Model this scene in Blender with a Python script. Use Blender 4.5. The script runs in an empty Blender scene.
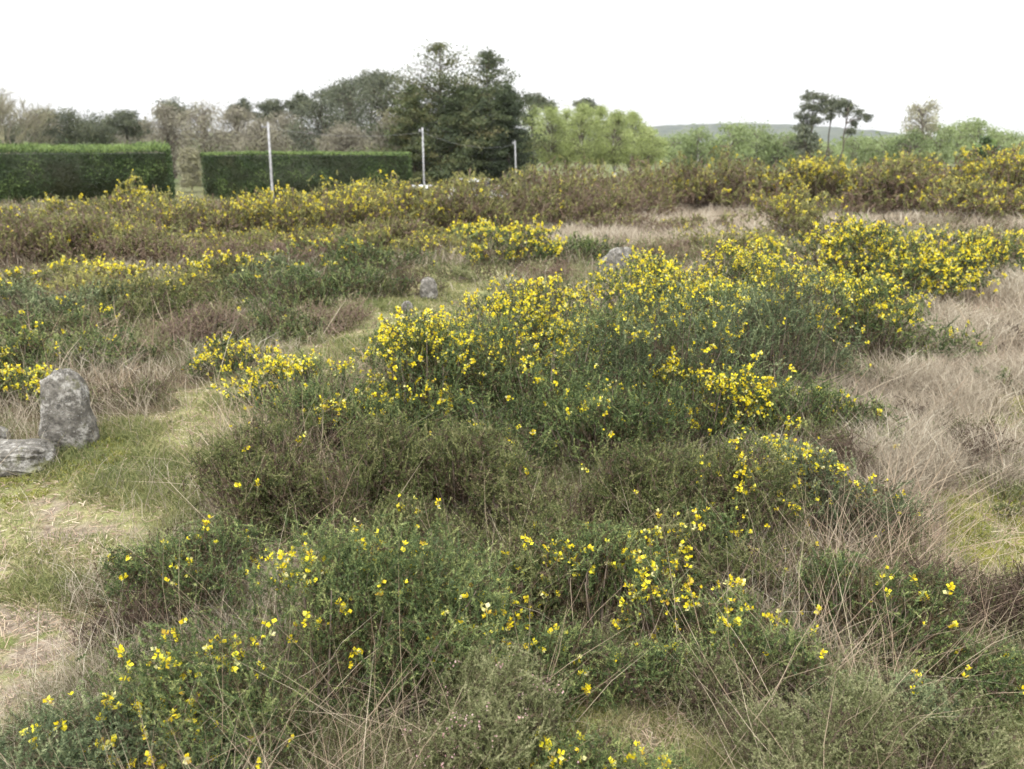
import bpy, math
import numpy as np
from math import radians, sin, cos, pi

sc = bpy.context.scene
COL = sc.collection
# ------------------------------------------------------------------ camera numbers
W, H, LENS = 1024, 769, 30.0
F = W * LENS / 36.0
HORIZON = 140.0
PITCH = math.atan((H / 2 - HORIZON) / F)
EYE = 1.65
HALF = 0.62          # half azimuth that ground cover is grown in

# ------------------------------------------------------------------ noise
def _hash(ix, iy, seed):
    n = (ix.astype(np.int64) * 374761393 + iy.astype(np.int64) * 668265263 + seed * 1442695041) & 0xffffffff
    n = ((n ^ (n >> 13)) * 1274126177) & 0xffffffff
    n = (n ^ (n >> 16)) & 0xffffffff
    return n / 4294967295.0
def vnoise(x, y, seed=0):
    x = np.asarray(x, float); y = np.asarray(y, float)
    ix = np.floor(x); iy = np.floor(y)
    fx = x - ix; fy = y - iy
    fx = fx * fx * (3 - 2 * fx); fy = fy * fy * (3 - 2 * fy)
    a = _hash(ix, iy, seed); b = _hash(ix + 1, iy, seed)
    c = _hash(ix, iy + 1, seed); d = _hash(ix + 1, iy + 1, seed)
    return (a * (1 - fx) + b * fx) * (1 - fy) + (c * (1 - fx) + d * fx) * fy
def fbm(x, y, seed=0, oct=4):
    s = 0; a = 0.5; t = 0
    for i in range(oct):
        s = s + a * vnoise(x * 2 ** i, y * 2 ** i, seed + i * 17); t += a; a *= 0.5
    return s / t
def sstep(a, b, x):
    t = np.clip((np.asarray(x, float) - a) / (b - a), 0, 1)
    return t * t * (3 - 2 * t)

# ------------------------------------------------------------------ terrain height
def gz(x, y):
    x = np.asarray(x, float); y = np.asarray(y, float)
    r = np.hypot(x, y)
    z = -0.30 * sstep(9, 24, y) - 1.5 * sstep(27, 40, y) - 2.0 * sstep(90, 260, y)
    near = 1 - sstep(20, 40, r)
    z = z + near * 0.10 * (fbm(x * 0.45 + 3.1, y * 0.45 + 7.7, 5, 3) - 0.5) * sstep(1.5, 4, r)
    return z
def ray(px, py):
    a = (px - W / 2) / F; b = -(py - H / 2) / F
    return (a, cos(PITCH) + b * sin(PITCH), -sin(PITCH) + b * cos(PITCH))
def G(px, py):
    """point of the ground seen at a pixel of the photograph"""
    dx, dy, dz = ray(px, py)
    t = 0.5
    for i in range(6000):
        x, y, z = dx * t, dy * t, EYE + dz * t
        if z <= float(gz(x, y)): break
        t *= 1.004
        if t > 400: break
    return x, y
def at(px, py, Y):
    dx, dy, dz = ray(px, py); t = Y / dy
    return dx * t, Y, EYE + dz * t

# ------------------------------------------------------------------ mesh plumbing
class MB:
    def __init__(s): s.v = []; s.f3 = []; s.f4 = []; s.a = []; s.n = 0
    def tris(s, P, t):                       # P (n,3,3), t (n,)
        n = len(P)
        if not n: return
        s.v.append(P.reshape(-1, 3)); s.f3.append(np.arange(n * 3).reshape(-1, 3) + s.n)
        s.a.append(np.repeat(np.broadcast_to(t, (n,)), 3)); s.n += n * 3
    def quads(s, P, t):                      # P (n,4,3)
        n = len(P)
        if not n: return
        s.v.append(P.reshape(-1, 3)); s.f4.append(np.arange(n * 4).reshape(-1, 4) + s.n)
        s.a.append(np.repeat(np.broadcast_to(t, (n,)), 4)); s.n += n * 4
    def grid(s, V, faces4, t=0.5, faces3=None):
        s.v.append(np.asarray(V, float)); s.f4.append(np.asarray(faces4, int).reshape(-1, 4) + s.n)
        if faces3 is not None and len(faces3): s.f3.append(np.asarray(faces3, int).reshape(-1, 3) + s.n)
        s.a.append(np.broadcast_to(t, (len(V),)).astype(float)); s.n += len(V)
    def tube(s, pts, rad, sides=5, t=0.5):
        pts = np.asarray(pts, float); m = len(pts)
        rad = np.broadcast_to(rad, (m,))
        d = np.gradient(pts, axis=0); d /= np.linalg.norm(d, axis=1, keepdims=True) + 1e-9
        ref = np.array([0.3, 0.2, 1.0]) if abs(d[0][2]) < 0.8 else np.array([1.0, 0.1, 0.2])
        u = np.cross(d, ref); u /= np.linalg.norm(u, axis=1, keepdims=True) + 1e-9
        w = np.cross(d, u)
        ang = np.arange(sides) * 2 * pi / sides
        V = pts[:, None] + rad[:, None, None] * (u[:, None] * np.cos(ang)[None, :, None] + w[:, None] * np.sin(ang)[None, :, None])
        i = np.arange(m - 1)[:, None] * sides; j = np.arange(sides)[None, :]; k = (j + 1) % sides
        f = np.stack([i + j, i + k, i + k + sides, i + j + sides], -1).reshape(-1, 4)
        V = V.reshape(-1, 3)
        caps = []
        for base in (0, (m - 1) * sides):
            for q in range(1, sides - 1): caps.append((base, base + q, base + q + 1))
        s.grid(V, f, t, caps)
    def box(s, c, d, t=0.5):
        c = np.array(c, float); d = np.array(d, float) / 2
        V = [c + d * np.array(k) for k in ((-1,-1,-1),(1,-1,-1),(1,1,-1),(-1,1,-1),(-1,-1,1),(1,-1,1),(1,1,1),(-1,1,1))]
        s.grid(V, [(0,3,2,1),(4,5,6,7),(0,1,5,4),(1,2,6,5),(2,3,7,6),(3,0,4,7)], t)
    def build(s, name, mat, parent=None, smooth=False, origin=None):
        v = np.concatenate(s.v).astype(np.float32)
        if origin is not None: v = v - np.array(origin, np.float32)
        f3 = np.concatenate(s.f3) if s.f3 else np.zeros((0, 3), int)
        f4 = np.concatenate(s.f4) if s.f4 else np.zeros((0, 4), int)
        me = bpy.data.meshes.new(name)
        me.vertices.add(len(v)); me.vertices.foreach_set('co', v.ravel())
        nl = f3.size + f4.size
        me.loops.add(nl); me.loops.foreach_set('vertex_index', np.concatenate([f3.ravel(), f4.ravel()]).astype(np.int32))
        me.polygons.add(len(f3) + len(f4))
        st = np.concatenate([np.arange(len(f3)) * 3, f3.size + np.arange(len(f4)) * 4]).astype(np.int32)
        me.polygons.foreach_set('loop_start', st)
        me.update(calc_edges=True)
        if smooth: me.polygons.foreach_set('use_smooth', np.ones(len(me.polygons), bool))
        at_ = me.attributes.new('t', 'FLOAT', 'POINT')
        at_.data.foreach_set('value', np.concatenate(s.a).astype(np.float32))
        me.materials.append(mat)
        o = bpy.data.objects.new(name, me); COL.objects.link(o)
        if parent is not None: o.parent = parent
        elif origin is not None: o.location = origin
        return o

def tag(o, label=None, cat=None, group=None, kind=None):
    if label: o['label'] = label
    if cat: o['category'] = cat
    if group: o['group'] = group
    if kind: o['kind'] = kind
    return o
def empty(name, loc, label, cat, group=None):
    o = bpy.data.objects.new(name, None); COL.objects.link(o); o.location = loc
    o.empty_display_size = 0.1
    return tag(o, label, cat, group)
def unit(v): return v / (np.linalg.norm(v, axis=-1, keepdims=True) + 1e-9)

# ------------------------------------------------------------------ materials
def new_mat(name):
    m = bpy.data.materials.new(name); m.use_nodes = True
    nt = m.node_tree; b = nt.nodes['Principled BSDF']
    b.inputs['Roughness'].default_value = 0.7
    b.inputs['Specular IOR Level'].default_value = 0.25
    return m, nt, b
def ramp_mat(name, stops, rough=0.6, trans=0.0, spec=0.25, noise=0.0, nscale=3.0, tint=None):
    m, nt, b = new_mat(name)
    a = nt.nodes.new('ShaderNodeAttribute'); a.attribute_name = 't'
    r = nt.nodes.new('ShaderNodeValToRGB')
    el = r.color_ramp.elements
    while len(el) < len(stops): el.new(0.5)
    for e, (p, c) in zip(el, stops): e.position = p; e.color = (*c, 1)
    src = a.outputs['Fac']
    if noise:
        tc = nt.nodes.new('ShaderNodeNewGeometry')
        nz = nt.nodes.new('ShaderNodeTexNoise'); nz.inputs['Scale'].default_value = nscale
        nt.links.new(tc.outputs['Position'], nz.inputs['Vector'])
        mp = nt.nodes.new('ShaderNodeMapRange'); mp.inputs[1].default_value = 0.3; mp.inputs[2].default_value = 0.7
        mp.inputs[3].default_value = -noise; mp.inputs[4].default_value = noise
        nt.links.new(nz.outputs[0], mp.inputs[0])
        ad = nt.nodes.new('ShaderNodeMath'); ad.operation = 'ADD'; ad.use_clamp = True
        nt.links.new(src, ad.inputs[0]); nt.links.new(mp.outputs[0], ad.inputs[1]); src = ad.outputs[0]
    nt.links.new(src, r.inputs[0]); nt.links.new(r.outputs[0], b.inputs['Base Color'])
    b.inputs['Roughness'].default_value = rough; b.inputs['Specular IOR Level'].default_value = spec
    if trans:
        tr = nt.nodes.new('ShaderNodeBsdfTranslucent'); mx = nt.nodes.new('ShaderNodeMixShader')
        mx.inputs[0].default_value = trans
        nt.links.new(r.outputs[0], tr.inputs['Color'])
        nt.links.new(b.outputs[0], mx.inputs[1]); nt.links.new(tr.outputs[0], mx.inputs[2])
        nt.links.new(mx.outputs[0], nt.nodes['Material Output'].inputs['Surface'])
    return m
M = {}
M['gorse'] = ramp_mat('gorse_spines', [(0, (0.086,0.058,0.036)), (.16, (0.094,0.073,0.035)), (.24, (0.031,0.052,0.019)), (.5, (0.082,0.120,0.041)), (.75, (0.168,0.215,0.074)), (1, (0.328,0.357,0.133))], .5, .10)
M['gorse_grey'] = ramp_mat('gorse_spines_grey', [(0, (0.112,0.082,0.052)), (.2, (0.096,0.082,0.048)), (.28, (0.046,0.069,0.032)), (.55, (0.108,0.143,0.068)), (.8, (0.192,0.233,0.112)), (1, (0.336,0.367,0.192))], .55, .15)
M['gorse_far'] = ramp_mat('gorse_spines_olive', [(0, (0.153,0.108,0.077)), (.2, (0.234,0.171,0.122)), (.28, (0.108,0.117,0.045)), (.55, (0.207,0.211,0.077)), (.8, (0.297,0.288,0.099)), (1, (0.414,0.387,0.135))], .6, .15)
M['gorse_olive'] = ramp_mat('gorse_spines_dull', [(0, (0.084,0.058,0.038)), (.2, (0.129,0.093,0.061)), (.26, (0.036,0.050,0.017)), (.5, (0.091,0.110,0.035)), (.75, (0.171,0.186,0.065)), (1, (0.274,0.256,0.129))], .6, .15)
M['heather'] = ramp_mat('heather_leaf', [(0, (.09,.06,.045)), (.3, (.135,.098,.068)), (.5, (.105,.105,.045)), (.75, (.12,.145,.052)), (1, (.27,.27,.14))], .65, .12)
M['heather_brown'] = ramp_mat('heather_leaf_brown', [(0, (.14,.10,.075)), (.3, (.22,.155,.12)), (.55, (.28,.21,.155)), (.7, (.19,.19,.085)), (.9, (.24,.26,.11)), (1, (.42,.36,.25))], .65, .12)
M['blossom'] = ramp_mat('gorse_petal', [(0, (.45,.30,.06)), (.15, (.72,.52,.03)), (.4, (.84,.68,.025)), (.78, (.88,.80,.05)), (.88, (.74,.72,.24)), (1, (.66,.62,.36))], .5, .28)
M['heathbell'] = ramp_mat('heather_bell', [(0, (.45,.24,.24)), (1, (.62,.46,.44))], .6, .2)
M['wood'] = ramp_mat('shrub_wood', [(0, (.075,.055,.042)), (1, (.19,.15,.115))], .8, 0)
M['straw'] = ramp_mat('dry_straw', [(0, (.20,.135,.095)), (.35, (.34,.25,.175)), (.7, (.43,.34,.24)), (1, (.58,.50,.37))], .6, .2)
M['tangrass'] = ramp_mat('dry_grass_blade', [(0, (0.176,0.143,0.106)), (.35, (0.334,0.282,0.211)), (.7, (0.466,0.407,0.312)), (1, (0.651,0.598,0.484))], .65, .25)
M['turf'] = ramp_mat('turf_blade', [(0, (.11,.14,.05)), (.3, (.20,.22,.08)), (.55, (.33,.31,.14)), (.8, (.46,.40,.24)), (1, (.62,.55,.38))], .6, .28)
M['moss'] = ramp_mat('moss_frond', [(0, (.09,.11,.02)), (.5, (.19,.20,.04)), (1, (.34,.31,.10))], .8, .2)
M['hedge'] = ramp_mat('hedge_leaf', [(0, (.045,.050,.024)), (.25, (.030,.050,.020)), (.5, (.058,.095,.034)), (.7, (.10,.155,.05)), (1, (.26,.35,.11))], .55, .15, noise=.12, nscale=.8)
M['conifer'] = ramp_mat('conifer_spray', [(0, (.035,.050,.026)), (.5, (.075,.098,.042)), (.8, (.14,.15,.06)), (1, (.20,.18,.08))], .6, .12)
M['pine'] = ramp_mat('pine_needles', [(0, (.06,.07,.05)), (.5, (.11,.125,.08)), (1, (.18,.19,.11))], .6, .12)
M['birch'] = ramp_mat('birch_leaf', [(0, (.20,.235,.09)), (.5, (.34,.40,.15)), (1, (.48,.53,.24))], .5, .4)
M['birch_pale'] = ramp_mat('far_leaf', [(0, (.14,.18,.075)), (.5, (.24,.30,.12)), (1, (.34,.40,.19))], .5, .35)
M['twig'] = ramp_mat('bare_twigs', [(0, (.16,.145,.11)), (.5, (.26,.24,.185)), (.8, (.30,.29,.18)), (1, (.36,.35,.20))], .8, .1)
M['bark'] = ramp_mat('bark', [(0, (.07,.055,.045)), (1, (.18,.15,.125))], .9, 0, noise=.4, nscale=6)
M['birchbark'] = ramp_mat('birch_bark', [(0, (.10,.09,.085)), (.3, (.55,.54,.50)), (1, (.70,.69,.65))], .8, 0, noise=.45, nscale=2.2)

# ------------------------------------------------------------------ shoots, flowers, shrubs
def spines(mb, P0, D, L, n, slen, sw, T, rng, spread=0.95, taper=0.45, start=0.08, curl=0.12):
    """bottle-brush shoots: thin pointed spines set round each axis, plus the green stem"""
    N = len(P0)
    up = np.array([0, 0, 1.0])
    bend = unit(rng.normal(size=(N, 3))) * curl + up * curl * 0.6
    u = start + (1 - start) * rng.random((N, n))
    ax = P0[:, None] + D[:, None] * (L[:, None] * u)[..., None] + bend[:, None] * (L[:, None] * u ** 2)[..., None]
    rad = rng.normal(size=(N, n, 3)); rad -= (rad * D[:, None]).sum(-1, keepdims=True) * D[:, None]; rad = unit(rad)
    d = unit(rad * spread + D[:, None] * (0.35 + 0.75 * u)[..., None])
    ln = slen * (1 - taper * u) * rng.uniform(.65, 1.25, (N, n))
    side = unit(np.cross(d, rng.normal(size=(N, n, 3))))
    w = sw * rng.uniform(.7, 1.2, (N, n))
    a = ax - side * (w / 2)[..., None]; b = ax + side * (w / 2)[..., None]; c = ax + d * ln[..., None]
    t = np.clip(T[:, None] + 0.42 * (u - 0.5) + rng.normal(0, .09, (N, n)), 0, 1)
    t = np.where(T[:, None] < 0.2, np.clip(T[:, None] + rng.normal(0, .04, (N, n)), 0, .2), t)
    mb.tris(np.stack([a, b, c], 2).reshape(-1, 3, 3), t.reshape(-1))
    k = unit(np.cross(D, rng.normal(size=(N, 3)))) * (sw * 0.22)
    mid = P0 + D * (L * .5)[:, None] + bend * (L * .25)[:, None]; tip = P0 + D * L[:, None] + bend * L[:, None]
    mb.quads(np.stack([P0 - k, P0 + k, mid + k * .8, mid - k * .8], 1), np.clip(T * .7, 0, 1))
    mb.tris(np.stack([mid - k * .8, mid + k * .8, tip], 1), T)
    return bend
def petals(mb, P, A, size, T, rng, lod):
    N = len(P)
    s = unit(np.cross(A, rng.normal(size=(N, 3)))); q = np.cross(A, s)
    def dia(c, x, y, t):   # a pointed petal: c base, x half side, y length
        mb.quads(np.stack([c, c + y * .55 + x, c + y, c + y * .55 - x], 1), t)
    sz = size * rng.uniform(.75, 1.2, N)[:, None]
    if lod == 0:
        dia(P, s * sz * .42, unit(A * .45 + q) * sz * .95, T)                      # standard petal
        for sg in (-1, 1): dia(P + s * sz * .10 * sg, unit(q + s * sg * .5) * sz * .22, unit(A + s * sg * .35) * sz * .85, np.clip(T + .03, 0, 1))
        dia(P, unit(q) * sz * .16, unit(A * 1 - q * .35) * sz * .8, np.clip(T - .05, 0, 1))
    elif lod == 1:
        dia(P, s * sz * .45, unit(A * .5 + q) * sz, T)
        dia(P, unit(q + s) * sz * .32, unit(A) * sz * .9, T)
    else:
        dia(P, s * sz * .5, unit(A * .7 + q) * sz, T)

def shrub(name, px, base, wpx, top, label, kind='gorse', flower=0.3, seed=1, depth=0.8, cat=None, group=None,
          dens=1.0, brown=0.10, tbias=0.0, up=0.3, flsize=1.0, shootL=None, bells=0.0, ftop=0.25, mat=None, loose=1.0, stragg=0.0):
    rng = np.random.default_rng(seed * 7919 + 13)
    x0, y0 = G(px, base)
    d0 = math.hypot(x0, y0)
    rx = wpx * math.hypot(d0, EYE) / F / 2
    ry = rx * depth
    ux, uy = x0 / d0, y0 / d0
    cx, cy = x0 + ux * ry * .9, y0 + uy * ry * .9
    dc = math.hypot(cx, cy)
    _, _, zt = at(px, top, cy)
    cz = float(gz(cx, cy))
    slant_ = lambda q: q
    h = max(zt - cz, 0.08) * (.95 if slant_(dc) < 14 else 1.04)
    C = np.array([cx, cy, cz])
    slant = math.hypot(dc, EYE - h * .6)
    s = slant / F                                   # metres per pixel there
    lod = 0 if slant < 4.6 else (1 if slant < 13 else 2)
    hp = max((base - top), 12)
    N = int(np.clip(wpx * hp * (0.085, .095, .15)[lod] * dens * 1.12, 60, 6500))
    L0 = shootL or (np.clip(0.075 + .0095 * slant, .09, .27) if kind == 'gorse' else np.clip(.07 + .009 * slant, .07, .24))
    L0 = min(L0, h * .75)
    slen = max(.0135 if kind == 'gorse' else .0095, (2.1 if kind == 'gorse' else 1.7) * s)
    sw = max(.0023, (.8, .95, 1.25)[lod] * s)
    nsp = {0: 44, 1: 28, 2: 18}[lod] if kind == 'gorse' else {0: 50, 1: 30, 2: 18}[lod]
    root = empty(name, (cx, cy, cz), label, cat or ('gorse bush' if kind == 'gorse' else 'heather bush'), group)
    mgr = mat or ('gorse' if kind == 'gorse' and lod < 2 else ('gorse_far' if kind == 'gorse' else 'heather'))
    # lobes, and on them branches that each carry a spray of shoots: an uneven, lumpy outline
    K = max(10, int(N / rng.integers(11, 16)))
    nl = int(np.clip(rx * ry * 9 + 5, 5, 26))
    la = rng.random(nl) * 2 * pi; lc = np.arcsin(rng.random(nl) ** .75 * .98)
    ld = np.stack([np.cos(lc) * np.cos(la), np.cos(lc) * np.sin(la), np.sin(lc)], 1)
    lcen = ld * (.62 * rng.uniform(.75, 1.15, nl))[:, None]
    lrad = .47 * rng.uniform(.7, 1.2, nl)
    li = rng.choice(nl, K, p=lrad ** 2 / (lrad ** 2).sum())
    kd = unit(rng.normal(size=(K, 3)) + ld[li] * .7 + np.array([0, 0, .55]))
    q_ = lcen[li] + kd * (lrad[li] * rng.uniform(.70, 1.08, K))[:, None]
    q_[:, 2] = np.abs(q_[:, 2])
    q_[:, 2] /= np.quantile(q_[:, 2], .96); q_[:, :2] /= np.quantile(np.hypot(q_[:, 0], q_[:, 1]), .93)
    tipK = q_ * np.array([rx, ry, h])
    nrm = unit(kd + ld[li] * .4); nrm[:, 2] = np.abs(nrm[:, 2])
    az = np.arctan2(q_[:, 1], q_[:, 0]) + pi; cu = q_[:, 2]
    # stems
    st = MB()
    for k in range(0, K, max(1, K // 70)):
        e = tipK[k]; b = np.array([e[0] * .18, e[1] * .18, -.03])
        m = (b + e) / 2 + np.array([e[0] * .12, e[1] * .12, -.08 * h]) + rng.normal(0, .02, 3) * h
        r = max(.004, .28 * s)
        st.tube([b, m, e * .93], [r * 1.5, r, r * .35], 4 if lod else 5, rng.random())
    st.build('stem', M['wood'], root)
    idx = rng.integers(0, K, N)
    inner = rng.random(N) < .30
    sp = .12 * loose * np.array([rx, ry, h * .75]) + L0 * .18
    P = tipK[idx] * np.where(inner, rng.uniform(.45, .85, N), 1.0)[:, None] + rng.normal(size=(N, 3)) * sp * .55
    axK = unit(nrm * .8 + np.array([0, 0, up + .15]) + rng.normal(size=(K, 3)) * .25)
    D = unit(axK[idx] * .75 + rng.normal(size=(N, 3)) * .52 + np.array([0, 0, .12]))
    L = L0 * rng.uniform(.5, 1.2, N)
    if stragg:
        q = rng.random(N) < stragg; L[q] *= 1.7
    P = P - D * (L * .75)[:, None]
    P[:, 2] = np.maximum(P[:, 2], -.01 + rng.random(N) * .03)
    tK = rng.normal(.52 + tbias, .13, K) + rng.normal(0, .07, nl)[li]
    T = np.clip(tK[idx] + rng.normal(0, .15, N), .24, .97)
    low = P[:, 2] / h
    dead = (rng.random(N) < brown * (1.5 - low)) | (inner & (rng.random(N) < .32))
    if kind == 'gorse': T[dead] = rng.uniform(.02, .19, dead.sum())
    else: T = np.clip((rng.normal(.5 + tbias, .2, K) + rng.normal(0, .12, nl)[li])[idx] + rng.normal(0, .13, N), 0, 1)
    fo = MB()
    bend = spines(fo, P, D, L, nsp, slen, sw, T, rng, spread=.95 if kind == 'gorse' else 1.1)
    fo.build('foliage', M[mgr], root)
    tip = P + D * L[:, None] + bend * L[:, None]
    if flower > 0:
        fl = MB()
        patch = .6 * vnoise(az * 2.1 + 9 + seed, cu * 2.7 + 3, seed + 5) + .4 * rng.random(nl)[li]          # blossoms come in patches
        pk = np.clip(flower * 2.0 * (np.clip(flower - .3, 0, .5) + .75 * sstep(.3, .7, patch)) * (.35 + .9 * sstep(ftop, ftop + .5, tipK[:, 2] / h)), 0, 1)
        hotK = rng.random(K) < .45 + pk * .55
        hit = (~inner) & hotK[idx] & (rng.random(N) < pk[idx] * .62) & (T > .2 if kind == 'gorse' else True)
        ii = np.nonzero(hit)[0]
        if len(ii):
            nf = {0: 6, 1: 11, 2: 14}[lod]
            rep = np.repeat(ii, rng.integers(1, nf + 1, len(ii)))
            u = 1 - .42 * rng.random(len(rep)) ** 1.3
            Q = P[rep] + D[rep] * (L[rep] * u)[:, None] + bend[rep] * (L[rep] * u * u)[:, None]
            A = unit(rng.normal(size=(len(rep), 3)) * .75 + D[rep] * .8 + np.array([0, 0, .25]))
            Q = Q + A * (.25 * slen)
            size = max(.0165, (2.0, 1.95, 1.3)[lod] * s) * flsize
            tt = np.where(rng.random(len(rep)) < .15, rng.uniform(.86, 1, len(rep)), rng.uniform(.2, .84, len(rep)))
            tt = np.where(rng.random(len(rep)) < .06, .05, tt)
            petals(fl, Q, A, size, tt, rng, lod)
            o = fl.build('blossom', M['blossom'], root); o['kind'] = 'stuff'
    if bells > 0:
        ii = np.nonzero(rng.random(N) < bells)[0]
        if len(ii):
            fl = MB(); rep = np.repeat(ii, 5)
            Q = tip[rep] + rng.normal(size=(len(rep), 3)) * .008
            petals(fl, Q, unit(rng.normal(size=(len(rep), 3))), .006, rng.random(len(rep)), rng, 1)
            o = fl.build('heather_bell', M['heathbell'], root); o['kind'] = 'stuff'
    return root

# ------------------------------------------------------------------ zones of the ground (outlines on the ground itself)
def poly(pts): return np.array([G(*p) for p in pts])
def inpoly(x, y, P):
    c = np.zeros(np.shape(x), bool); n = len(P)
    for i in range(n):
        x1, y1 = P[i]; x2, y2 = P[(i + 1) % n]
        k = ((y1 > y) != (y2 > y)) & (x < (x2 - x1) * (y - y1) / (y2 - y1 + 1e-12) + x1)
        c ^= k
    return c
Z = {
 'turf': [poly([(-60,470),(0,455),(40,445),(130,425),(190,390),(290,352),(370,318),(385,285),(440,268),(520,262),(500,285),(440,308),(400,335),(330,370),(290,410),(225,445),(190,500),(150,540),(112,585),(105,640),(60,700),(-80,760)]),
          poly([(935,465),(1100,460),(1160,600),(1024,585),(950,560)]), poly([(985,398),(1080,398),(1080,442),(990,442)]),
          poly([(570,705),(640,688),(760,722),(790,790),(800,900),(500,900),(560,770)]), poly([(890,715),(960,700),(1130,660),(1150,900),(870,900)])],
 'soil': [poly([(-60,570),(0,562),(60,578),(96,600),(98,650),(50,700),(-60,740)]), poly([(30,490),(150,505),(160,530),(60,530)]), poly([(600,730),(680,725),(740,769),(640,800)]),
          poly([(985,730),(1060,720),(1060,790),(1000,790)]), poly([(225,555),(270,540),(300,570),(250,590)])],
 'tan': [poly([(822,392),(905,372),(940,335),(975,300),(1024,276),(1250,262),(1300,620),(1040,600),(980,590),(935,600),(905,560),(838,480),(800,430)]),
         poly([(530,222),(640,206),(760,206),(900,212),(1250,204),(1250,232),(1024,230),(900,222),(800,238),(720,244),(640,252),(560,240)])],
 'moss': [poly([(935,480),(1080,465),(1160,600),(1040,590),(980,565),(940,530)]), poly([(988,402),(1070,402),(1070,436),(994,438)]), poly([(-40,468),(60,470),(75,500),(0,520),(-40,520)]),
          poly([(900,730),(985,715),(990,800),(890,800)]), poly([(560,720),(620,705),(650,750),(560,800)]), poly([(60,455),(130,450),(120,475),(70,475)])],
}
def zone(k, x, y, jit=.12):
    r = np.hypot(x, y)
    jx = (fbm(x * 3.1, y * 3.1, 41, 2) - .5) * jit * (1 + r * .35); jy = (fbm(x * 3.1 + 50, y * 3.1, 43, 2) - .5) * jit * (1 + r * .35)
    m = np.zeros(np.shape(x), bool)
    for P in Z[k]: m |= inpoly(x + 2 * jx, y + 2 * jy, P)
    return m

# ------------------------------------------------------------------ the ground sheet
def make_ground():
    nr, na = 620, 460
    r = .25 * (2400 / .25) ** (np.arange(nr) / (nr - 1))
    s = np.linspace(-1, 1, na); az = s * .75 * (1 - abs(s) ** 5) + s * np.abs(s) ** 5 * pi   # fine in front, coarse behind
    R, A = np.meshgrid(r, az, indexing='ij')
    x = R * np.sin(A); y = R * np.cos(A)
    z = gz(x, y)
    near = 1 - sstep(15, 40, R)
    z = z + near * (.05 * (fbm(x * 5, y * 5, 61, 4) - .5) + .02 * (fbm(x * 22, y * 22, 62, 2) - .5))
    z = z - .012
    i = np.arange(nr - 1)[:, None] * na; j = np.arange(na - 1)[None]
    f = np.stack([i + j, i + j + na, i + j + na + 1, i + j + 1], -1).reshape(-1, 4)
    mb = MB(); V = np.stack([x, y, z], -1).reshape(-1, 3)
    # close the middle and the seam behind the camera
    n0 = len(V); V = np.vstack([V, [[0, 0, float(gz(0, 0)) - .02]]])
    f3 = [(n0, q, q + 1) for q in range(na - 1)]
    mb.grid(V, f, .5, f3)
    m, nt, b = new_mat('heath_ground'); b.inputs['Roughness'].default_value = .95; b.inputs['Specular IOR Level'].default_value = .1
    N = nt.nodes; Lk = nt.links
    geo = N.new('ShaderNodeNewGeometry')
    def noise(sc_, det=5, lo=.35, hi=.65):
        n = N.new('ShaderNodeTexNoise'); n.inputs['Scale'].default_value = sc_; n.inputs['Detail'].default_value = det
        Lk.new(geo.outputs['Position'], n.inputs['Vector'])
        q = N.new('ShaderNodeMapRange'); q.inputs[1].default_value = lo; q.inputs[2].default_value = hi; Lk.new(n.outputs[0], q.inputs[0])
        return q.outputs[0]
    def mix(fac, a, c):
        q = N.new('ShaderNodeMix'); q.data_type = 'RGBA'
        if hasattr(fac, 'links'): Lk.new(fac, q.inputs[0])
        else: q.inputs[0].default_value = fac
        for sk, v in ((q.inputs[6], a), (q.inputs[7], c)):
            if hasattr(v, 'links'): Lk.new(v, sk)
            else: sk.default_value = (*v, 1)
        return q.outputs[2]
    def att(n):
        a = N.new('ShaderNodeAttribute'); a.attribute_name = n; return a.outputs['Fac']
    fine = mix(noise(55, 6), (.085, .062, .042), (.17, .13, .085))
    heath = mix(noise(7, 5), fine, (.10, .095, .045))
    soil = mix(noise(38, 8), (.16, .125, .095), (.31, .26, .20))
    soil = mix(noise(120, 3, .55, .7), soil, (.14, .10, .075))
    turf = mix(noise(9, 5), (.15, .175, .06), (.29, .27, .13))
    turf = mix(noise(70, 4, .45, .7), turf, (.12, .12, .05))
    soil = mix(noise(6, 6, .5, .62), soil, turf)
    tan = mix(noise(30, 6), (.20, .145, .105), (.36, .27, .20))
    moss = mix(noise(14, 6), (.13, .14, .03), (.28, .26, .07)); moss = mix(noise(5, 5, .48, .56), moss, turf)
    c = mix(att('turf'), heath, turf); c = mix(att('tan'), c, tan); c = mix(att('soil'), c, soil); c = mix(att('moss'), c, moss)
    far = mix(noise(.02, 4), (.10, .13, .055), (.16, .16, .08))
    c = mix(att('far'), c, far)
    Lk.new(c, b.inputs['Base Color'])
    bp = N.new('ShaderNodeBump'); bp.inputs['Strength'].default_value = .6; bp.inputs['Distance'].default_value = .015
    Lk.new(noise(60, 8, 0, 1), bp.inputs['Height']); Lk.new(bp.outputs[0], b.inputs['Normal'])
    o = mb.build('ground', m, smooth=True); tag(o, kind='structure')
    xs, ys = V[:, 0], V[:, 1]
    for k in ('turf', 'tan', 'soil', 'moss'):
        v = zone(k, xs, ys).astype(np.float32)
        g = v[:n0].reshape(nr, na)
        g = (g + np.roll(g, 1, 0) + np.roll(g, -1, 0) + np.roll(g, 1, 1) + np.roll(g, -1, 1)) / 5
        v[:n0] = g.ravel()
        a = o.data.attributes.new(k, 'FLOAT', 'POINT'); a.data.foreach_set('value', v)
    a = o.data.attributes.new('far', 'FLOAT', 'POINT'); a.data.foreach_set('value', sstep(35, 90, np.hypot(xs, ys)).astype(np.float32))
make_ground()

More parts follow.
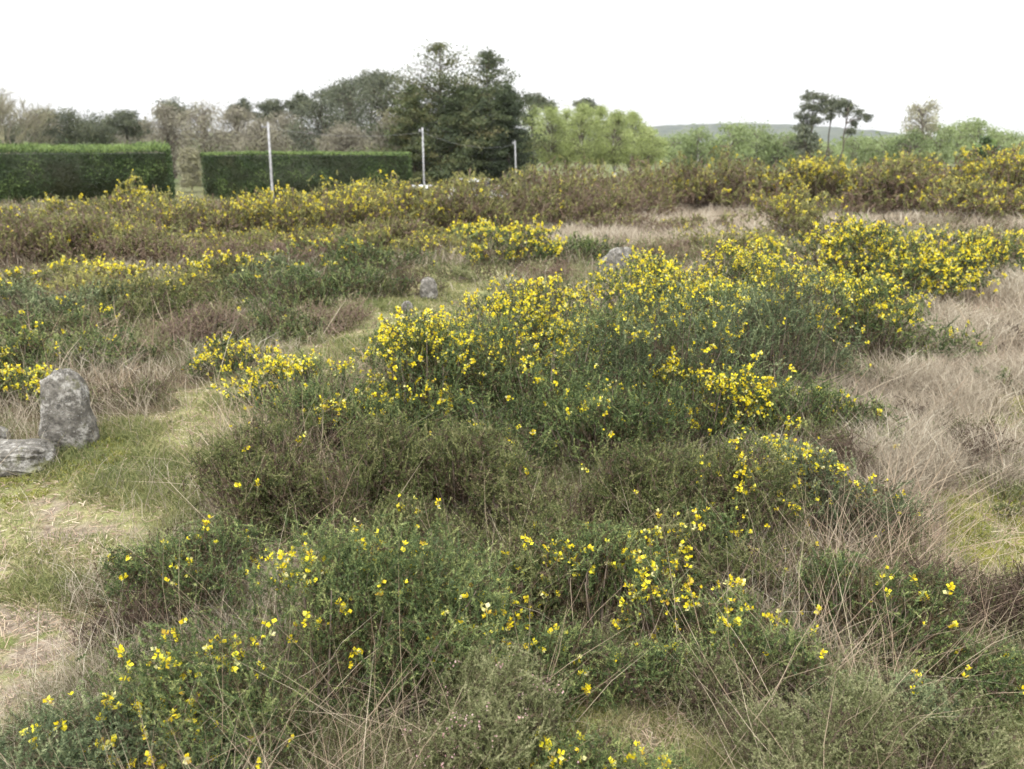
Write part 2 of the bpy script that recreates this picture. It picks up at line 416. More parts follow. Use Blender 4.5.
def gpos(x, y): return np.stack([x, y, gz(x, y) - .012], -1)
def scatter(n, r0, r1, seed, half=HALF):
    rng = np.random.default_rng(seed)
    r = r0 * (r1 / r0) ** rng.random(n); a = rng.uniform(-half, half, n)
    return r * np.sin(a), r * np.cos(a), rng
def blades(mb, P, h, w, D, t, rng, droop=.35):
    """curved tapering ribbons"""
    n = len(P)
    side = unit(np.cross(D, rng.normal(size=(n, 3)))) * (w / 2)[:, None]
    b = rng.normal(size=(n, 3)) * [1, 1, .2]; b = unit(b) * droop
    m = P + D * (h * .55)[:, None] + b * (h * .2)[:, None]
    tip = P + D * h[:, None] + b * (h * .75)[:, None] - np.array([0, 0, 1.0]) * (droop * h * .25)[:, None]
    mb.quads(np.stack([P - side, P + side, m + side * .8, m - side * .8], 1), t)
    mb.tris(np.stack([m - side * .8, m + side * .8, tip], 1), np.clip(t + .05, 0, 1))
def leanD(n, rng, k): return unit(np.stack([rng.normal(0, k, n), rng.normal(0, k, n), np.ones(n)], -1))

def ground_cover():
    # short turf
    mb = MB(); x, y, rng = scatter(1100000, 1.3, 18, 101)
    m = zone('turf', x, y); so = zone('soil', x, y); mo = zone('moss', x, y)
    patch = fbm(x * 1.7, y * 1.7, 201, 3)
    m |= zone('tan', x, y, .3) & (rng.random(len(x)) < .10)
    keep = m & (rng.random(len(x)) < np.where(so, .04 + .5 * sstep(.5, .62, patch), np.where(mo, .35, .2 + 1.3 * sstep(.35, .6, patch))))
    x, y, patch, so = x[keep], y[keep], patch[keep], so[keep]; r = np.hypot(x, y); n = len(x)
    h = rng.uniform(.012, .040, n) * (.5 + 1.5 * sstep(.42, .65, patch)) * (1 + r * .04)
    t = np.clip(rng.normal(.44, .2, n) + (.5 - patch) * 1.3 + so * .25, 0, 1)
    blades(mb, gpos(x, y), h, np.maximum(.0016, .00075 * r), leanD(n, rng, .55), t, rng, .6)
    tag(mb.build('turf_grass', M['turf']), 'short green and straw-coloured turf in the trodden gaps between the bushes', 'grass', kind='stuff')
    # moss cushions
    mb = MB(); x, y, rng = scatter(330000, 1.3, 12, 102)
    k = zone('moss', x, y) & (fbm(x * 6, y * 6, 77, 3) > .40); x, y = x[k], y[k]; r = np.hypot(x, y); n = len(x)
    hh = .035 * fbm(x * 6, y * 6, 77, 3)
    P = gpos(x, y); P[:, 2] += hh
    blades(mb, P, rng.uniform(.008, .022, n) * (1 + r * .08), np.maximum(.003, .0011 * r), leanD(n, rng, .9), np.clip(rng.normal(.5, .22, n), 0, 1), rng, .3)
    tag(mb.build('moss', M['moss']), 'bright yellow-green moss cushions in the open ground', 'moss', kind='stuff')
    # dry grass: dense in the open strips, thin through the heath
    mb = MB(); x, y, rng = scatter(1500000, 1.3, 34, 103)
    m = zone('tan', x, y, .3); tu = zone('turf', x, y); so = zone('soil', x, y)
    patch = fbm(x * 1.1 + 9, y * 1.1, 203, 3)
    r0_ = np.hypot(x, y)
    pr = np.where(m, .25 + .75 * sstep(.3, .5, patch), np.where(tu, .02, np.where(r0_ < 5, .03, .02) + .11 * sstep(.5, .68, patch))) * np.where(so, .15, 1)
    pr = pr * np.where(zone('moss', x, y), .07, 1)
    k = rng.random(len(x)) < pr * .75; x, y, m, patch = x[k], y[k], m[k], patch[k]; r = np.hypot(x, y); n = len(x)
    h = np.where(m, rng.uniform(.08, .26, n), rng.uniform(.08, .24, n)) * (.7 + .6 * patch) * (.8 + .03 * np.minimum(r, 14))
    h = np.where(r < 2.6, h * .75, h)
    t = np.clip(rng.normal(.38, .2, n) + (patch - .5) * .6, 0, 1)
    tu2 = fbm(x * 4.2, y * 4.2, 209, 2); t = np.clip(t + (tu2 - .5) * .55 * m, 0, 1)
    D = unit(leanD(n, rng, .42) + np.stack([.5 * (fbm(x * 2, y * 2, 210, 2) - .5), .5 * (fbm(x * 2, y * 2, 211, 2) - .5), 0 * x], -1))
    blades(mb, gpos(x, y), h * (.35 + 1.3 * tu2), np.maximum(.0014, .00062 * r), D, t, rng, .55)
    tag(mb.build('dry_grass', M['tangrass']), 'dead pinkish-tan grass standing in the open strips and through the heath', 'grass', kind='stuff')
    # heather and moss fill between the bushes
    mb = MB(); x, y, rng = scatter(80000, 1.35, 34, 104)
    k = ~(zone('turf', x, y) | zone('tan', x, y, .3) | zone('soil', x, y)); x, y = x[k], y[k]; r = np.hypot(x, y); n = len(x)
    P = gpos(x, y); L = rng.uniform(.05, .14, n) * (1 + r * .05)
    T = np.clip(fbm(x * .9, y * .9, 301, 3) * 1.7 - .22 + rng.normal(0, .14, n), 0, 1)
    for lo, hi, ns, sl, sw in ((0, 3.2, 46, .008, .0017), (3.2, 7, 30, .011, .0036), (7, 14, 22, .022, .0075), (14, 99, 16, .045, .016)):
        q = (r >= lo) & (r < hi)
        if q.any(): spines(mb, P[q], leanD(int(q.sum()), rng, .6), L[q], ns, sl, sw, T[q], rng, 1.1)
    tag(mb.build('heath_undergrowth', M['heather']), 'low tangle of heather sprigs filling the ground between the bushes', 'heather', kind='stuff')
    # long straight dead stalks lying and leaning through the near bushes
    mb = MB(); x, y, rng = scatter(5200, 1.5, 8, 105)
    k = ~(zone('turf', x, y) | zone('soil', x, y)) | (rng.random(len(x)) < .05); x, y = x[k], y[k]; r = np.hypot(x, y); n = len(x)
    cl = fbm(x * 1.3, y * 1.3, 401, 2) > .47; x, y, r = x[cl], y[cl], r[cl]
    for P_, c_ in ((poly([(205,470),(225,425),(345,420),(370,560),(215,560)]), 420), (poly([(680,600),(740,545),(920,500),(940,720),(720,740)]), 620), (poly([(330,600),(520,560),(560,760),(330,800)]), 160)):
        lo_ = P_.min(0); hi_ = P_.max(0); q_ = rng.uniform(lo_, hi_, (c_ * 3, 2)); q_ = q_[inpoly(q_[:, 0], q_[:, 1], P_)][:c_]
        x = np.concatenate([x, q_[:, 0]]); y = np.concatenate([y, q_[:, 1]])
    r = np.hypot(x, y); n = len(x)
    D = leanD(n, rng, .75); h = rng.uniform(.2, .62, n)
    blades(mb, gpos(x, y), h, np.maximum(.0017, .0006 * r), D, np.clip(rng.normal(.6, .2, n), 0, 1), rng, .18)
    tag(mb.build('dry_stalks', M['straw']), 'long pale dead grass stalks leaning criss-cross through the nearest bushes', 'dry stalks', kind='stuff')
ground_cover()
def tufts():
    rng = np.random.default_rng(909); mb = MB(); x, y, _ = scatter(900, 1.4, 12, 112)
    k = (zone('turf', x, y) | zone('soil', x, y)) ; x, y = x[k], y[k]
    n = len(x); big = rng.uniform(.02, .075, n); m = 46
    X = np.repeat(x, m) + rng.normal(size=n * m) * np.repeat(big, m); Y = np.repeat(y, m) + rng.normal(size=n * m) * np.repeat(big, m) * .7
    r = np.hypot(X, Y); ox = (X - np.repeat(x, m)) / np.repeat(big, m); oy = (Y - np.repeat(y, m)) / np.repeat(big, m)
    D = unit(np.stack([ox * .35 + rng.normal(0, .25, n * m), oy * .35 + rng.normal(0, .25, n * m), np.ones(n * m)], -1))
    t = np.clip(np.repeat(rng.normal(.3, .16, n), m) + rng.normal(0, .12, n * m), 0, 1)
    blades(mb, gpos(X, Y), np.repeat(big, m) * rng.uniform(.5, 1.3, n * m), np.maximum(.0016, .0007 * r), D, t, rng, .6)
    tag(mb.build('grass_tufts', M['turf']), 'small green grass tufts dotted over the trodden path', 'grass', kind='stuff')
tufts()
def litter():
    mb = MB(); x, y, rng = scatter(60000, 1.3, 9, 110)
    k = zone('turf', x, y) | zone('soil', x, y); x, y = x[k], y[k]; r = np.hypot(x, y); n = len(x)
    P = gpos(x, y); P[:, 2] += rng.uniform(.004, .02, n)
    a = rng.random(n) * 2 * pi; D = unit(np.stack([np.cos(a), np.sin(a), rng.normal(0, .18, n)], -1))
    s_ = unit(np.cross(D, np.array([0, 0, 1.0]) + rng.normal(0, .3, (n, 3)))) * (np.maximum(.0016, .0006 * r))[:, None]
    L = rng.uniform(.01, .06, n)[:, None]
    mb.quads(np.stack([P - s_, P + s_, P + D * L + s_ * .6, P + D * L - s_ * .6], 1), np.clip(rng.normal(.4, .3, n), 0, 1))
    tag(mb.build('plant_litter', M['straw']), 'dead stems and spines strewn over the trodden turf and bare soil', 'litter', kind='stuff')
litter()

# ------------------------------------------------------------------ shrubs
exec_list = []
def gorse(px, base, w, top, label, **k): shrub('gorse_bush', px, base, w, top, label, 'gorse', **k)
def heath(px, base, w, top, label, **k): shrub('heather_bush', px, base, w, top, label, 'heather', **{'flower': 0, **k})

MG = 'gorse bushes that make up the big central mound'
n = 10
for a in [
 (335, 446, 190, 366, 'low gorse bush at the left tip of the big flowering mound, thinly dotted with yellow', dict(flower=.55, dens=1.1, group=MG)),
 (435, 452, 200, 322, 'grey-green gorse bush on the left mound shoulder with bright yellow clusters', dict(flower=.42, group=MG)),
 (545, 452, 230, 322, 'broad dark blue-green gorse bush at the front centre of the mound, nearly without flowers', dict(flower=.16, tbias=-.02, group=MG)),
 (512, 392, 215, 288, 'gorse bush behind the front centre of the mound, its crest thick with yellow flowers', dict(flower=1.1, group=MG)),
 (655, 440, 230, 288, 'tall grey-green gorse bush right of the mound centre, flowers only at its tips', dict(flower=.2, tbias=.04, mat='gorse_grey', group=MG)),
 (655, 350, 210, 261, 'gorse bush on the mound crest just below the pale slab stone, covered in yellow', dict(flower=1.35, group=MG)),
 (770, 415, 195, 286, 'grey-green gorse bush on the right flank of the mound above the bare dry grass', dict(flower=.22, mat='gorse_grey', group=MG)),
 (735, 345, 185, 252, 'gorse bush at the highest point of the near mound, yellow along its top edge', dict(flower=1.2, group=MG)),
 (868, 372, 170, 282, 'dark green gorse bush at the right end of the mound with yellow upper sprays', dict(flower=.55, group=MG)),
 (845, 305, 230, 222, 'gorse bush at the back of the mound, the one most densely covered in yellow blossom', dict(flower=1.7, group=MG)),
 (945, 292, 150, 236, 'gorse bush at the right rear of the mound, green below and yellow above', dict(flower=.95, group=MG)),
 (1010, 268, 110, 236, 'gorse bush cut by the right edge of the picture at the rear of the mound', dict(flower=.8, group=MG)),
 (590, 415, 210, 302, 'dense green gorse filling the middle of the mound, yellow flowers only along its crest', dict(flower=.35, group=MG, dens=1.1)),
 (715, 392, 190, 290, 'dense dark green gorse between the mound middle and its right flank', dict(flower=.3, group=MG, dens=1.1)),
 (350, 462, 170, 388, 'green gorse at the mound foot below its left tip, few flowers', dict(flower=.2, group=MG)),
 (690, 462, 150, 372, 'low front gorse bush of the mound with a bright vertical streak of yellow flowers', dict(flower=.5, ftop=.1, group=MG)),
]:
    gorse(*a[:5], seed=n, **a[5]); n += 1
n = 40
for a in [
 (612, 486, 190, 380, 'dark green gorse low on the mound front, beside the bright yellow streak', dict(flower=.12, tbias=-.05)),
 (500, 478, 170, 400, 'darkest green gorse at the foot of the mound, above the dark hollow', dict(flower=.1, tbias=-.08)),
 (395, 482, 170, 400, 'dull green gorse at the foot of the mound below its yellow left shoulder', dict(flower=.12, tbias=-.02)),
 (775, 470, 140, 385, 'green gorse right of the bright yellow streak, few flowers', dict(flower=.18)),
 (315, 480, 150, 408, 'olive gorse at the left foot of the mound among dry stalks', dict(flower=.2, brown=.2, mat='gorse_olive')),
 (420, 610, 170, 520, 'dull olive gorse between the hollow and the largest near bush', dict(flower=.05, brown=.15, mat='gorse_olive')),
 (640, 620, 170, 520, 'green-brown gorse behind the centre foreground bush', dict(flower=.12, brown=.3, mat='gorse_olive')),
 (720, 610, 140, 520, 'green-brown gorse laced with dead stalks left of the pale-flowered bush', dict(flower=.12, brown=.35)),
 (530, 720, 150, 630, 'low dark green gorse right of the largest near bush', dict(flower=.08, brown=.25)),
 (278, 535, 165, 430, 'brown-green low gorse streaked with dry stalks below the left end of the mound', dict(flower=.06, brown=.28, mat='gorse_olive')),
 (350, 555, 220, 425, 'olive low gorse below the left shoulder of the flowering mound, no flowers', dict(flower=0, brown=.14, mat='gorse_olive')),
 (460, 560, 230, 440, 'olive-brown low gorse in the dark hollow in front of the mound', dict(flower=0, brown=.2, mat='gorse_olive')),
 (575, 570, 230, 448, 'olive-green low gorse in front of the mound, right of the dark hollow', dict(flower=.04, brown=.15, mat='gorse_olive')),
 (685, 570, 200, 450, 'mixed green and brown gorse just below the bright yellow streak', dict(flower=.1, brown=.16, mat='gorse_olive')),
 (520, 640, 200, 540, 'low dull gorse between the hollow and the near flowering bushes', dict(flower=.03, brown=.15, mat='gorse_olive')),
 (780, 640, 190, 555, 'dull gorse under the crossing straw stalks on the right', dict(flower=.08, brown=.22, mat='gorse_olive')),
 (760, 730, 150, 640, 'green gorse low in the lower right among straw stalks', dict(flower=.12, brown=.25)),
 (880, 760, 160, 680, 'grey-green gorse along the bottom right, no flowers', dict(flower=.02, brown=.2, mat='gorse_grey')),
 (640, 730, 110, 660, 'small dark gorse above the straw patch at the bottom', dict(flower=.1, brown=.25)),
 (862, 458, 80, 402, 'single gorse branch reaching right out of the mound over dry grass', dict(flower=.22, dens=1.0, up=.2)),
 (815, 565, 180, 462, 'gorse bush in the dry stalks on the right, many pale yellow flowers on leaning sprays', dict(flower=.4, dens=.9, brown=.3, ftop=.1, mat='gorse_grey')),
 (745, 520, 150, 440, 'thin gorse bush below the bright yellow streak of the mound', dict(flower=.3, dens=.8, brown=.3)),
 (225, 652, 210, 545, 'dark green gorse bush beside the bare path, a few single yellow flowers on top', dict(flower=.14, tbias=-.02, brown=.3)),
 (330, 800, 400, 572, 'largest gorse bush in the near foreground, scattered yellow flower pairs', dict(flower=.26, depth=.62, dens=1.2)),
 (95, 850, 320, 728, 'gorse bush in the bottom left corner with loose yellow flowers', dict(flower=.2, depth=.5, mat='gorse_grey')),
 (460, 650, 170, 560, 'gorse bush behind the largest near one, with a bright yellow cluster at its top left', dict(flower=.36, brown=.2)),
 (600, 665, 170, 548, 'mid-green gorse bush in the centre foreground, cream buds and yellow flowers on top', dict(flower=.34, brown=.25)),
 (675, 672, 110, 572, 'narrow gorse bush right of the centre foreground with yellow flowers up its right side', dict(flower=.36, brown=.3, ftop=0)),
 (745, 650, 90, 590, 'small gorse sprig among crossing straw stalks, vertical row of yellow flowers', dict(flower=.45, dens=.7, ftop=0)),
 (850, 680, 170, 572, 'loose gorse bush on the lower right with about ten yellow flowers', dict(flower=.22, dens=.75, brown=.35)),
 (965, 725, 110, 655, 'small green gorse bush at the lower right edge of the moss, one yellow flower', dict(flower=.05, dens=.8)),
 (650, 860, 90, 758, 'gorse sprigs cut by the bottom edge just right of centre', dict(flower=.12, dens=.8)),
 (560, 830, 150, 738, 'yellow-flowered gorse sprigs cut by the bottom edge at the centre', dict(flower=.16, dens=.8)),
]:
    gorse(*a[:5], seed=n, **a[5]); n += 1
n = 70
for a in [
 (465, 830, 170, 668, 'dark heather bush at the bottom with tiny pale pink bells', dict(tbias=.2, bells=.035, dens=1.1)),
 (150, 660, 130, 590, 'straw-brown heather tuft on the edge of the bare path', dict(tbias=-.12)),
 (1010, 640, 110, 565, 'grey-brown twiggy heather bush at the right edge above the moss', dict(tbias=-.25)),
 (810, 830, 170, 700, 'grey-green low heather bush along the bottom right', dict(tbias=.28, dens=1.2)),
 (920, 800, 130, 715, 'small heather bush in the bottom right beside the mossy ground', dict(tbias=.15)),
 (590, 720, 140, 655, 'low olive heather bush between the two near gorse bushes at the centre', dict(tbias=.1)),
 (730, 740, 150, 660, 'low heather bush under the crossing straw stalks', dict(tbias=0)),
 (830, 490, 90, 430, 'brown heather tuft where the gorse mound meets the dry grass', dict(tbias=-.2)),
 (930, 640, 120, 560, 'brown twiggy heather bush among the dry grass on the lower right', dict(tbias=-.2, dens=.8)),
 (905, 432, 70, 405, 'small brown heather tuft in the tan grass just right of the reaching gorse branch', dict(tbias=-.3, dens=.7)),
 (985, 352, 90, 330, 'small grey-brown heather tuft far back in the tan grass on the right', dict(tbias=-.25, dens=.7)),
 (1005, 520, 80, 495, 'little olive heather tuft beside the moss at the right edge', dict(tbias=.1, dens=.6)),
 (885, 395, 90, 372, 'brown heather tuft at the foot of the right end of the mound', dict(tbias=-.15, dens=.8)),
 (955, 470, 110, 428, 'low grey-brown heather tuft in the middle of the tan grass on the right', dict(tbias=-.25, dens=.7)),
]:
    heath(*a[:5], seed=n, **a[5]); n += 1

# middle distance, left of the mound
n = 100
for a in [
 ('g', 20, 392, 130, 336, 'gorse bush behind the standing stone at the left edge, yellow at its left', dict(flower=.5)),
 ('g', 15, 412, 90, 372, 'small yellow-flowered gorse bush beside the standing stone', dict(flower=.9)),
 ('g', 100, 372, 130, 330, 'dark green low gorse bush between the standing stone and the heather', dict(flower=.12)),
 ('g', 235, 378, 100, 343, 'small gorse bush with a diagonal line of yellow flowers in the grassy gap', dict(flower=.9)),
 ('h', 190, 362, 150, 308, 'russet dead heather patch in the left middle ground', dict(mat='heather_brown', tbias=-.1)),
 ('g', 300, 318, 170, 270, 'dark green gorse bush in the left middle ground above the dead heather', dict(flower=.12, tbias=.05, brown=.2)),
 ('h', 330, 335, 120, 300, 'purplish dead heather beside the grassy gap', dict(mat='heather_brown', tbias=0)),
 ('g', 150, 330, 180, 285, 'olive gorse bush in the left middle ground with few flowers', dict(flower=.2, mat='gorse_olive', tbias=.12)),
 ('g', 45, 325, 140, 285, 'grey-green gorse bush at the left with faint yellow tips', dict(flower=.25, mat='gorse_grey', tbias=.1)),
 ('g', 60, 295, 150, 262, 'gorse bush with a yellow crest at the left, in front of the brown thicket', dict(flower=.8, mat='gorse_far')),
 ('g', 215, 292, 160, 256, 'gorse bush with yellow crest left of the dark green one', dict(flower=.7, mat='gorse_olive', tbias=.1)),
 ('g', 320, 272, 120, 243, 'gorse bush with bright yellow tips in the left centre distance', dict(flower=.7)),
 ('h', 250, 275, 170, 246, 'grey-purple heather patch in the left centre distance', dict(mat='heather_brown', tbias=-.05)),
 ('g', 375, 278, 130, 240, 'grey-green gorse bush left of the small stones', dict(flower=.3)),
 ('g', 495, 268, 130, 224, 'low gorse bush crowned in solid yellow left of the slab stone', dict(flower=1.4)),
 ('g', 440, 255, 80, 232, 'dark gorse bush to the left of the solid yellow crowned one', dict(flower=.3)),
 ('g', 575, 268, 110, 236, 'dull green gorse bush just left of the slab stone', dict(flower=.2)),
 ('h', 560, 285, 90, 262, 'brown heather patch in front of the dull gorse by the slab stone', dict(mat='heather_brown')),
 ('h', 660, 262, 110, 240, 'brown heather right of the slab stone', dict(mat='heather_brown')),
 ('h', 110, 420, 130, 385, 'mixed brown and green heather right of the standing stone', dict(tbias=-.1)),
 ('h', 30, 350, 120, 318, 'dull heather patch at the left edge behind the gorse', dict(tbias=-.1)),
 ('h', 400, 300, 90, 272, 'dark heather patch left of the small pale stones', dict(tbias=.0)),
 ('g', 720, 262, 130, 232, 'gorse bush between the slab stone and the dense yellow bush', dict(flower=.5)),
 ('g', 800, 245, 110, 196, 'gorse bush standing alone in the far tan grass strip, yellow on top', dict(flower=.5)),
 ('g', 1000, 400, 60, 375, 'tiny gorse seedling in the tan grass at the right edge', dict(flower=.05, dens=.5)),
 ('g', 100, 315, 150, 280, 'rounded green gorse in the left middle ground, one of the paler ones', dict(flower=.25, tbias=.14, mat='gorse_far')),
 ('g', 265, 345, 120, 305, 'dark green gorse just above the diagonal line of yellow flowers', dict(flower=.08, tbias=-.05)),
 ('g', 360, 305, 110, 268, 'round dark green gorse directly left of the small pale stones', dict(flower=.1, tbias=-.04)),
 ('g', 175, 305, 120, 272, 'yellow-green gorse in the middle of the left heath', dict(flower=.45, tbias=.15, mat='gorse_far')),
 ('g', 25, 305, 110, 275, 'yellow-tipped green gorse by the left edge in the heath', dict(flower=.6, mat='gorse_olive', tbias=.1)),
 ('g', 270, 302, 110, 262, 'grey-green gorse left of the round dark one', dict(flower=.25, mat='gorse_grey')),
 ('g', 60, 345, 120, 312, 'dark low gorse behind the flowering bush at the left edge', dict(flower=.15, tbias=-.06)),
 ('g', 420, 262, 90, 236, 'small yellow-tipped gorse in the centre distance', dict(flower=.6)),
 ('g', 270, 258, 110, 232, 'pale yellow gorse in the left distance before the thicket', dict(flower=.7, tbias=.1)),
 ('g', 350, 258, 110, 230, 'olive and yellow gorse in the distance right of the pale yellow one', dict(flower=.5)),
 ('h', 480, 285, 110, 262, 'mixed heather beyond the crest of the mound at its left', dict(tbias=.05)),
 ('h', 100, 350, 130, 320, 'olive heather with russet sprigs in the left heath', dict(mat='heather_brown', tbias=.1)),
 ('g', 130, 262, 130, 228, 'yellow-tipped gorse bush in the left distance', dict(flower=.8)),
 ('g', 20, 268, 120, 236, 'brownish gorse bush at the left edge in the distance', dict(flower=.3, brown=.5)),
]:
    if 'flower' in a[6] and a[2] < 345 and a[1] < 400: a[6]['flower'] *= .55
    (gorse if a[0] == 'g' else heath)(*a[1:6], seed=n, **a[6]); n += 1

# the tall thicket across the back
n = 150
BT = 'tall gorse thicket across the back'
BTS = [
 (30, 262, 130, 205, 'tall brown-bellied gorse bush at the far left in front of the clipped hedge', dict(flower=.35, brown=.6)),
 (115, 232, 100, 186, 'tall gorse bush with one yellow spray rising before the left hedge', dict(flower=1.0, brown=.4)),
 (95, 262, 130, 212, 'purple-brown gorse thicket at the left with dead stems', dict(flower=.25, brown=.8, tbias=-.1)),
 (190, 250, 130, 196, 'gorse bush in the thicket below the gap between the hedges, yellow and brown', dict(flower=.8, brown=.5)),
 (175, 270, 110, 226, 'dark purple-brown bush low in the thicket below the gap between hedges', dict(flower=.1, brown=.95, tbias=-.15)),
 (270, 248, 120, 192, 'yellow gorse bush at the foot of the leftmost pole', dict(flower=1.1, brown=.3)),
 (330, 244, 120, 186, 'yellow gorse bush in the thicket right of the leftmost pole', dict(flower=1.0, brown=.35)),
 (390, 240, 120, 182, 'yellow and olive gorse bush under the right end of the far hedge', dict(flower=.9, brown=.4)),
 (385, 252, 90, 218, 'brown heathy bush low in front of the middle pole', dict(flower=.2, brown=.8)),
 (445, 238, 110, 182, 'olive gorse bush to the right of the middle pole before the cars', dict(flower=.45, brown=.5)),
 (505, 236, 110, 178, 'green and brown gorse bush under the dark conifers', dict(flower=.3, brown=.5)),
 (560, 232, 120, 168, 'pale dead-stemmed bush at the foot of the rightmost pole', dict(flower=.12, brown=.9, tbias=-.1)),
 (610, 222, 110, 165, 'dead greyish-pink bush under the pale birches', dict(flower=.1, brown=.95, tbias=-.1)),
 (665, 214, 110, 165, 'brown gorse bush with an orange-yellow tip right of the birches', dict(flower=.3, brown=.7)),
 (725, 214, 110, 158, 'russet and yellow gorse bush left of the distant pines', dict(flower=.35, brown=.75)),
 (780, 212, 100, 166, 'dark brown bush directly below the distant pines', dict(flower=.12, brown=.85)),
 (825, 215, 100, 158, 'rounded yellow and light green bush at the foot of the distant pines', dict(flower=1.0, brown=.2)),
 (870, 214, 80, 168, 'olive gorse bush right of the distant pines', dict(flower=.4, brown=.5)),
 (920, 220, 130, 160, 'big dark brown dome-shaped bush below the lone airy tree', dict(flower=.2, brown=.9, tbias=-.05)),
 (905, 208, 90, 158, 'yellow-topped gorse behind the dark brown dome', dict(flower=.8, brown=.4)),
 (1000, 222, 110, 152, 'yellow gorse bush against the right edge at the back', dict(flower=1.1, brown=.3)),
 (960, 224, 80, 182, 'olive bush between the dark dome and the right-edge gorse', dict(flower=.5, brown=.5)),
 (230, 262, 100, 228, 'low olive bush in the thicket with pale tips', dict(flower=.4, brown=.4)),
 (300, 262, 100, 226, 'low brown bush before the thicket near the leftmost pole', dict(flower=.35, brown=.6)),
 (700, 236, 60, 212, 'small dull bush on the far tan grass', dict(flower=.1, brown=.6)),
 (640, 238, 100, 212, 'low brown bush at the left end of the far tan grass', dict(flower=.05, brown=.9)),
]
for a in BTS:
    a[5]['brown'] *= .55; a[5]['flower'] *= (.6 if a[0] < 520 else .85); a[5]['tbias'] = a[5].get('tbias', 0) * .5 + .04 * ((n * 37) % 5 - 2)
    gorse(a[0], a[1], a[2] * 1.25, a[3] + (7 if a[0] < 380 else 5 if a[0] < 540 else 6), a[4], seed=n, depth=.75, group=BT, ftop=.1, dens=1.5, up=.35, **a[5]); n += 1

# ------------------------------------------------------------------ stones
def stone_mat():
    m, nt, b = new_mat('lichened_granite'); N = nt.nodes; Lk = nt.links
    b.inputs['Roughness'].default_value = .9
    tc = N.new('ShaderNodeTexCoord')
    def nz(s_, d=6, lo=.4, hi=.6, rough=.6):
        n = N.new('ShaderNodeTexNoise'); n.inputs['Scale'].default_value = s_; n.inputs['Detail'].default_value = d; n.inputs['Roughness'].default_value = rough
        Lk.new(tc.outputs['Object'], n.inputs['Vector'])
        q = N.new('ShaderNodeMapRange'); q.inputs[1].default_value = lo; q.inputs[2].default_value = hi; Lk.new(n.outputs[0], q.inputs[0]); return q.outputs[0]
    def mix(f, a, c):
        q = N.new('ShaderNodeMix'); q.data_type = 'RGBA'; Lk.new(f, q.inputs[0])
        for sk, v in ((q.inputs[6], a), (q.inputs[7], c)):
            if hasattr(v, 'links'): Lk.new(v, sk)
            else: sk.default_value = (*v, 1)
        return q.outputs[2]
    c = mix(nz(16), (.10, .092, .078), (.22, .205, .178))
    c = mix(nz(8, 9, .51, .64, .78), c, (.47, .455, .42))            # pale lichen crust
    c = mix(nz(55, 6, .50, .66, .75), c, (.06, .057, .053))            # black lichen specks
    c = mix(nz(7, 5, .58, .68), c, (.13, .13, .06))             # olive algae
    c = mix(nz(120, 4, .60, .74), c, (.42, .42, .40))
    Lk.new(c, b.inputs['Base Color'])
    bp = N.new('ShaderNodeBump'); bp.inputs['Strength'].default_value = .9; bp.inputs['Distance'].default_value = .012
    Lk.new(nz(40, 8, 0, 1, .65), bp.inputs['Height']); Lk.new(bp.outputs[0], b.inputs['Normal'])
    return m
SM = stone_mat()
def stone(name, px, base, wpx, top, label, thick=.5, seed=1, square=.7, taper=.25, lean=0.0, rot=0.0, cat='stone', far=0, sink=.1):
    x, y = G(px, base); d = math.hypot(x, y)
    if far: d += far; x *= d / (d - far); y *= d / (d - far)
    w = wpx * math.hypot(d, EYE) / F; z0 = float(gz(x, y)); h = at(px, top, y)[2] - z0
    n, m = 64, 96
    u = np.linspace(-pi / 2, pi / 2, n)[:, None]; v = np.linspace(0, 2 * pi, m, endpoint=False)[None]
    sp = lambda a, e: np.sign(a) * np.abs(a) ** e
    X = sp(np.cos(u), square) * sp(np.cos(v), square); Y = sp(np.cos(u), square) * sp(np.sin(v), square); Zz = sp(np.sin(u), square) + 0 * v
    k = 1 - taper * (Zz * .5 + .5)
    X *= k; Y *= k
    a = fbm(X * 1.3 + Zz * 1.1 + 5 + seed, Y * 1.3 - Zz * .8 + seed, seed, 3) - .5
    b = fbm(X * 3.3 + Zz * 2.7 + 9, Y * 3.3 + Zz * 3.1 + seed, seed + 3, 4) - .5
    c = fbm(X * 11 + Zz * 8, Y * 11 - Zz * 9 + seed, seed + 6, 3) - .5
    R = 1 + .30 * a + .20 * b + .07 * c
    P = np.stack([X * R * w / 2, Y * R * w * thick / 2, (Zz * R * .5 + .5) * h * (1 + sink) - sink * h], -1)
    P[..., 0] += lean * P[..., 2]
    cr, sr = cos(rot), sin(rot)
    P[..., 0], P[..., 1] = P[..., 0] * cr - P[..., 1] * sr, P[..., 0] * sr + P[..., 1] * cr
    i = np.arange(n - 1)[:, None] * m; j = np.arange(m)[None]; j2 = (j + 1) % m
    f = np.stack([i + j, i + j2, i + j2 + m, i + j + m], -1).reshape(-1, 4)
    mb = MB(); mb.grid(P.reshape(-1, 3), f)
    o = mb.build(name, SM, smooth=True); o.location = (x, y, z0)
    return tag(o, label, cat)
stone('standing_stone', 70, 447, 49, 371, 'upright weathered grey standing stone with white lichen in the trodden grass at the left', .5, 3, .62, .32, .03, .15, 'standing stone')
stone('stone_slab', 8, 469, 74, 444, 'low flat-topped grey stone slab at the left edge in front of the upright stone', .6, 8, .5, .05, 0, .1)
stone('boulder', -2, 444, 20, 427, 'small rounded grey stone behind the flat slab at the left edge', .9, 4, .9, .1)
stone('boulder', 609, 285, 38, 246, 'pale leaning grey slab showing above the crest of the gorse mound', .45, 12, .75, .45, .55, -.2, far=1.2)
stone('boulder', 429, 299, 20, 277, 'small pale stone in the grassy gap, the larger and higher of two', .7, 5, .8, .3)
stone('boulder', 407, 312, 12, 301, 'smallest pale stone in the grassy gap, nearest of two', .8, 6, .9, .2)
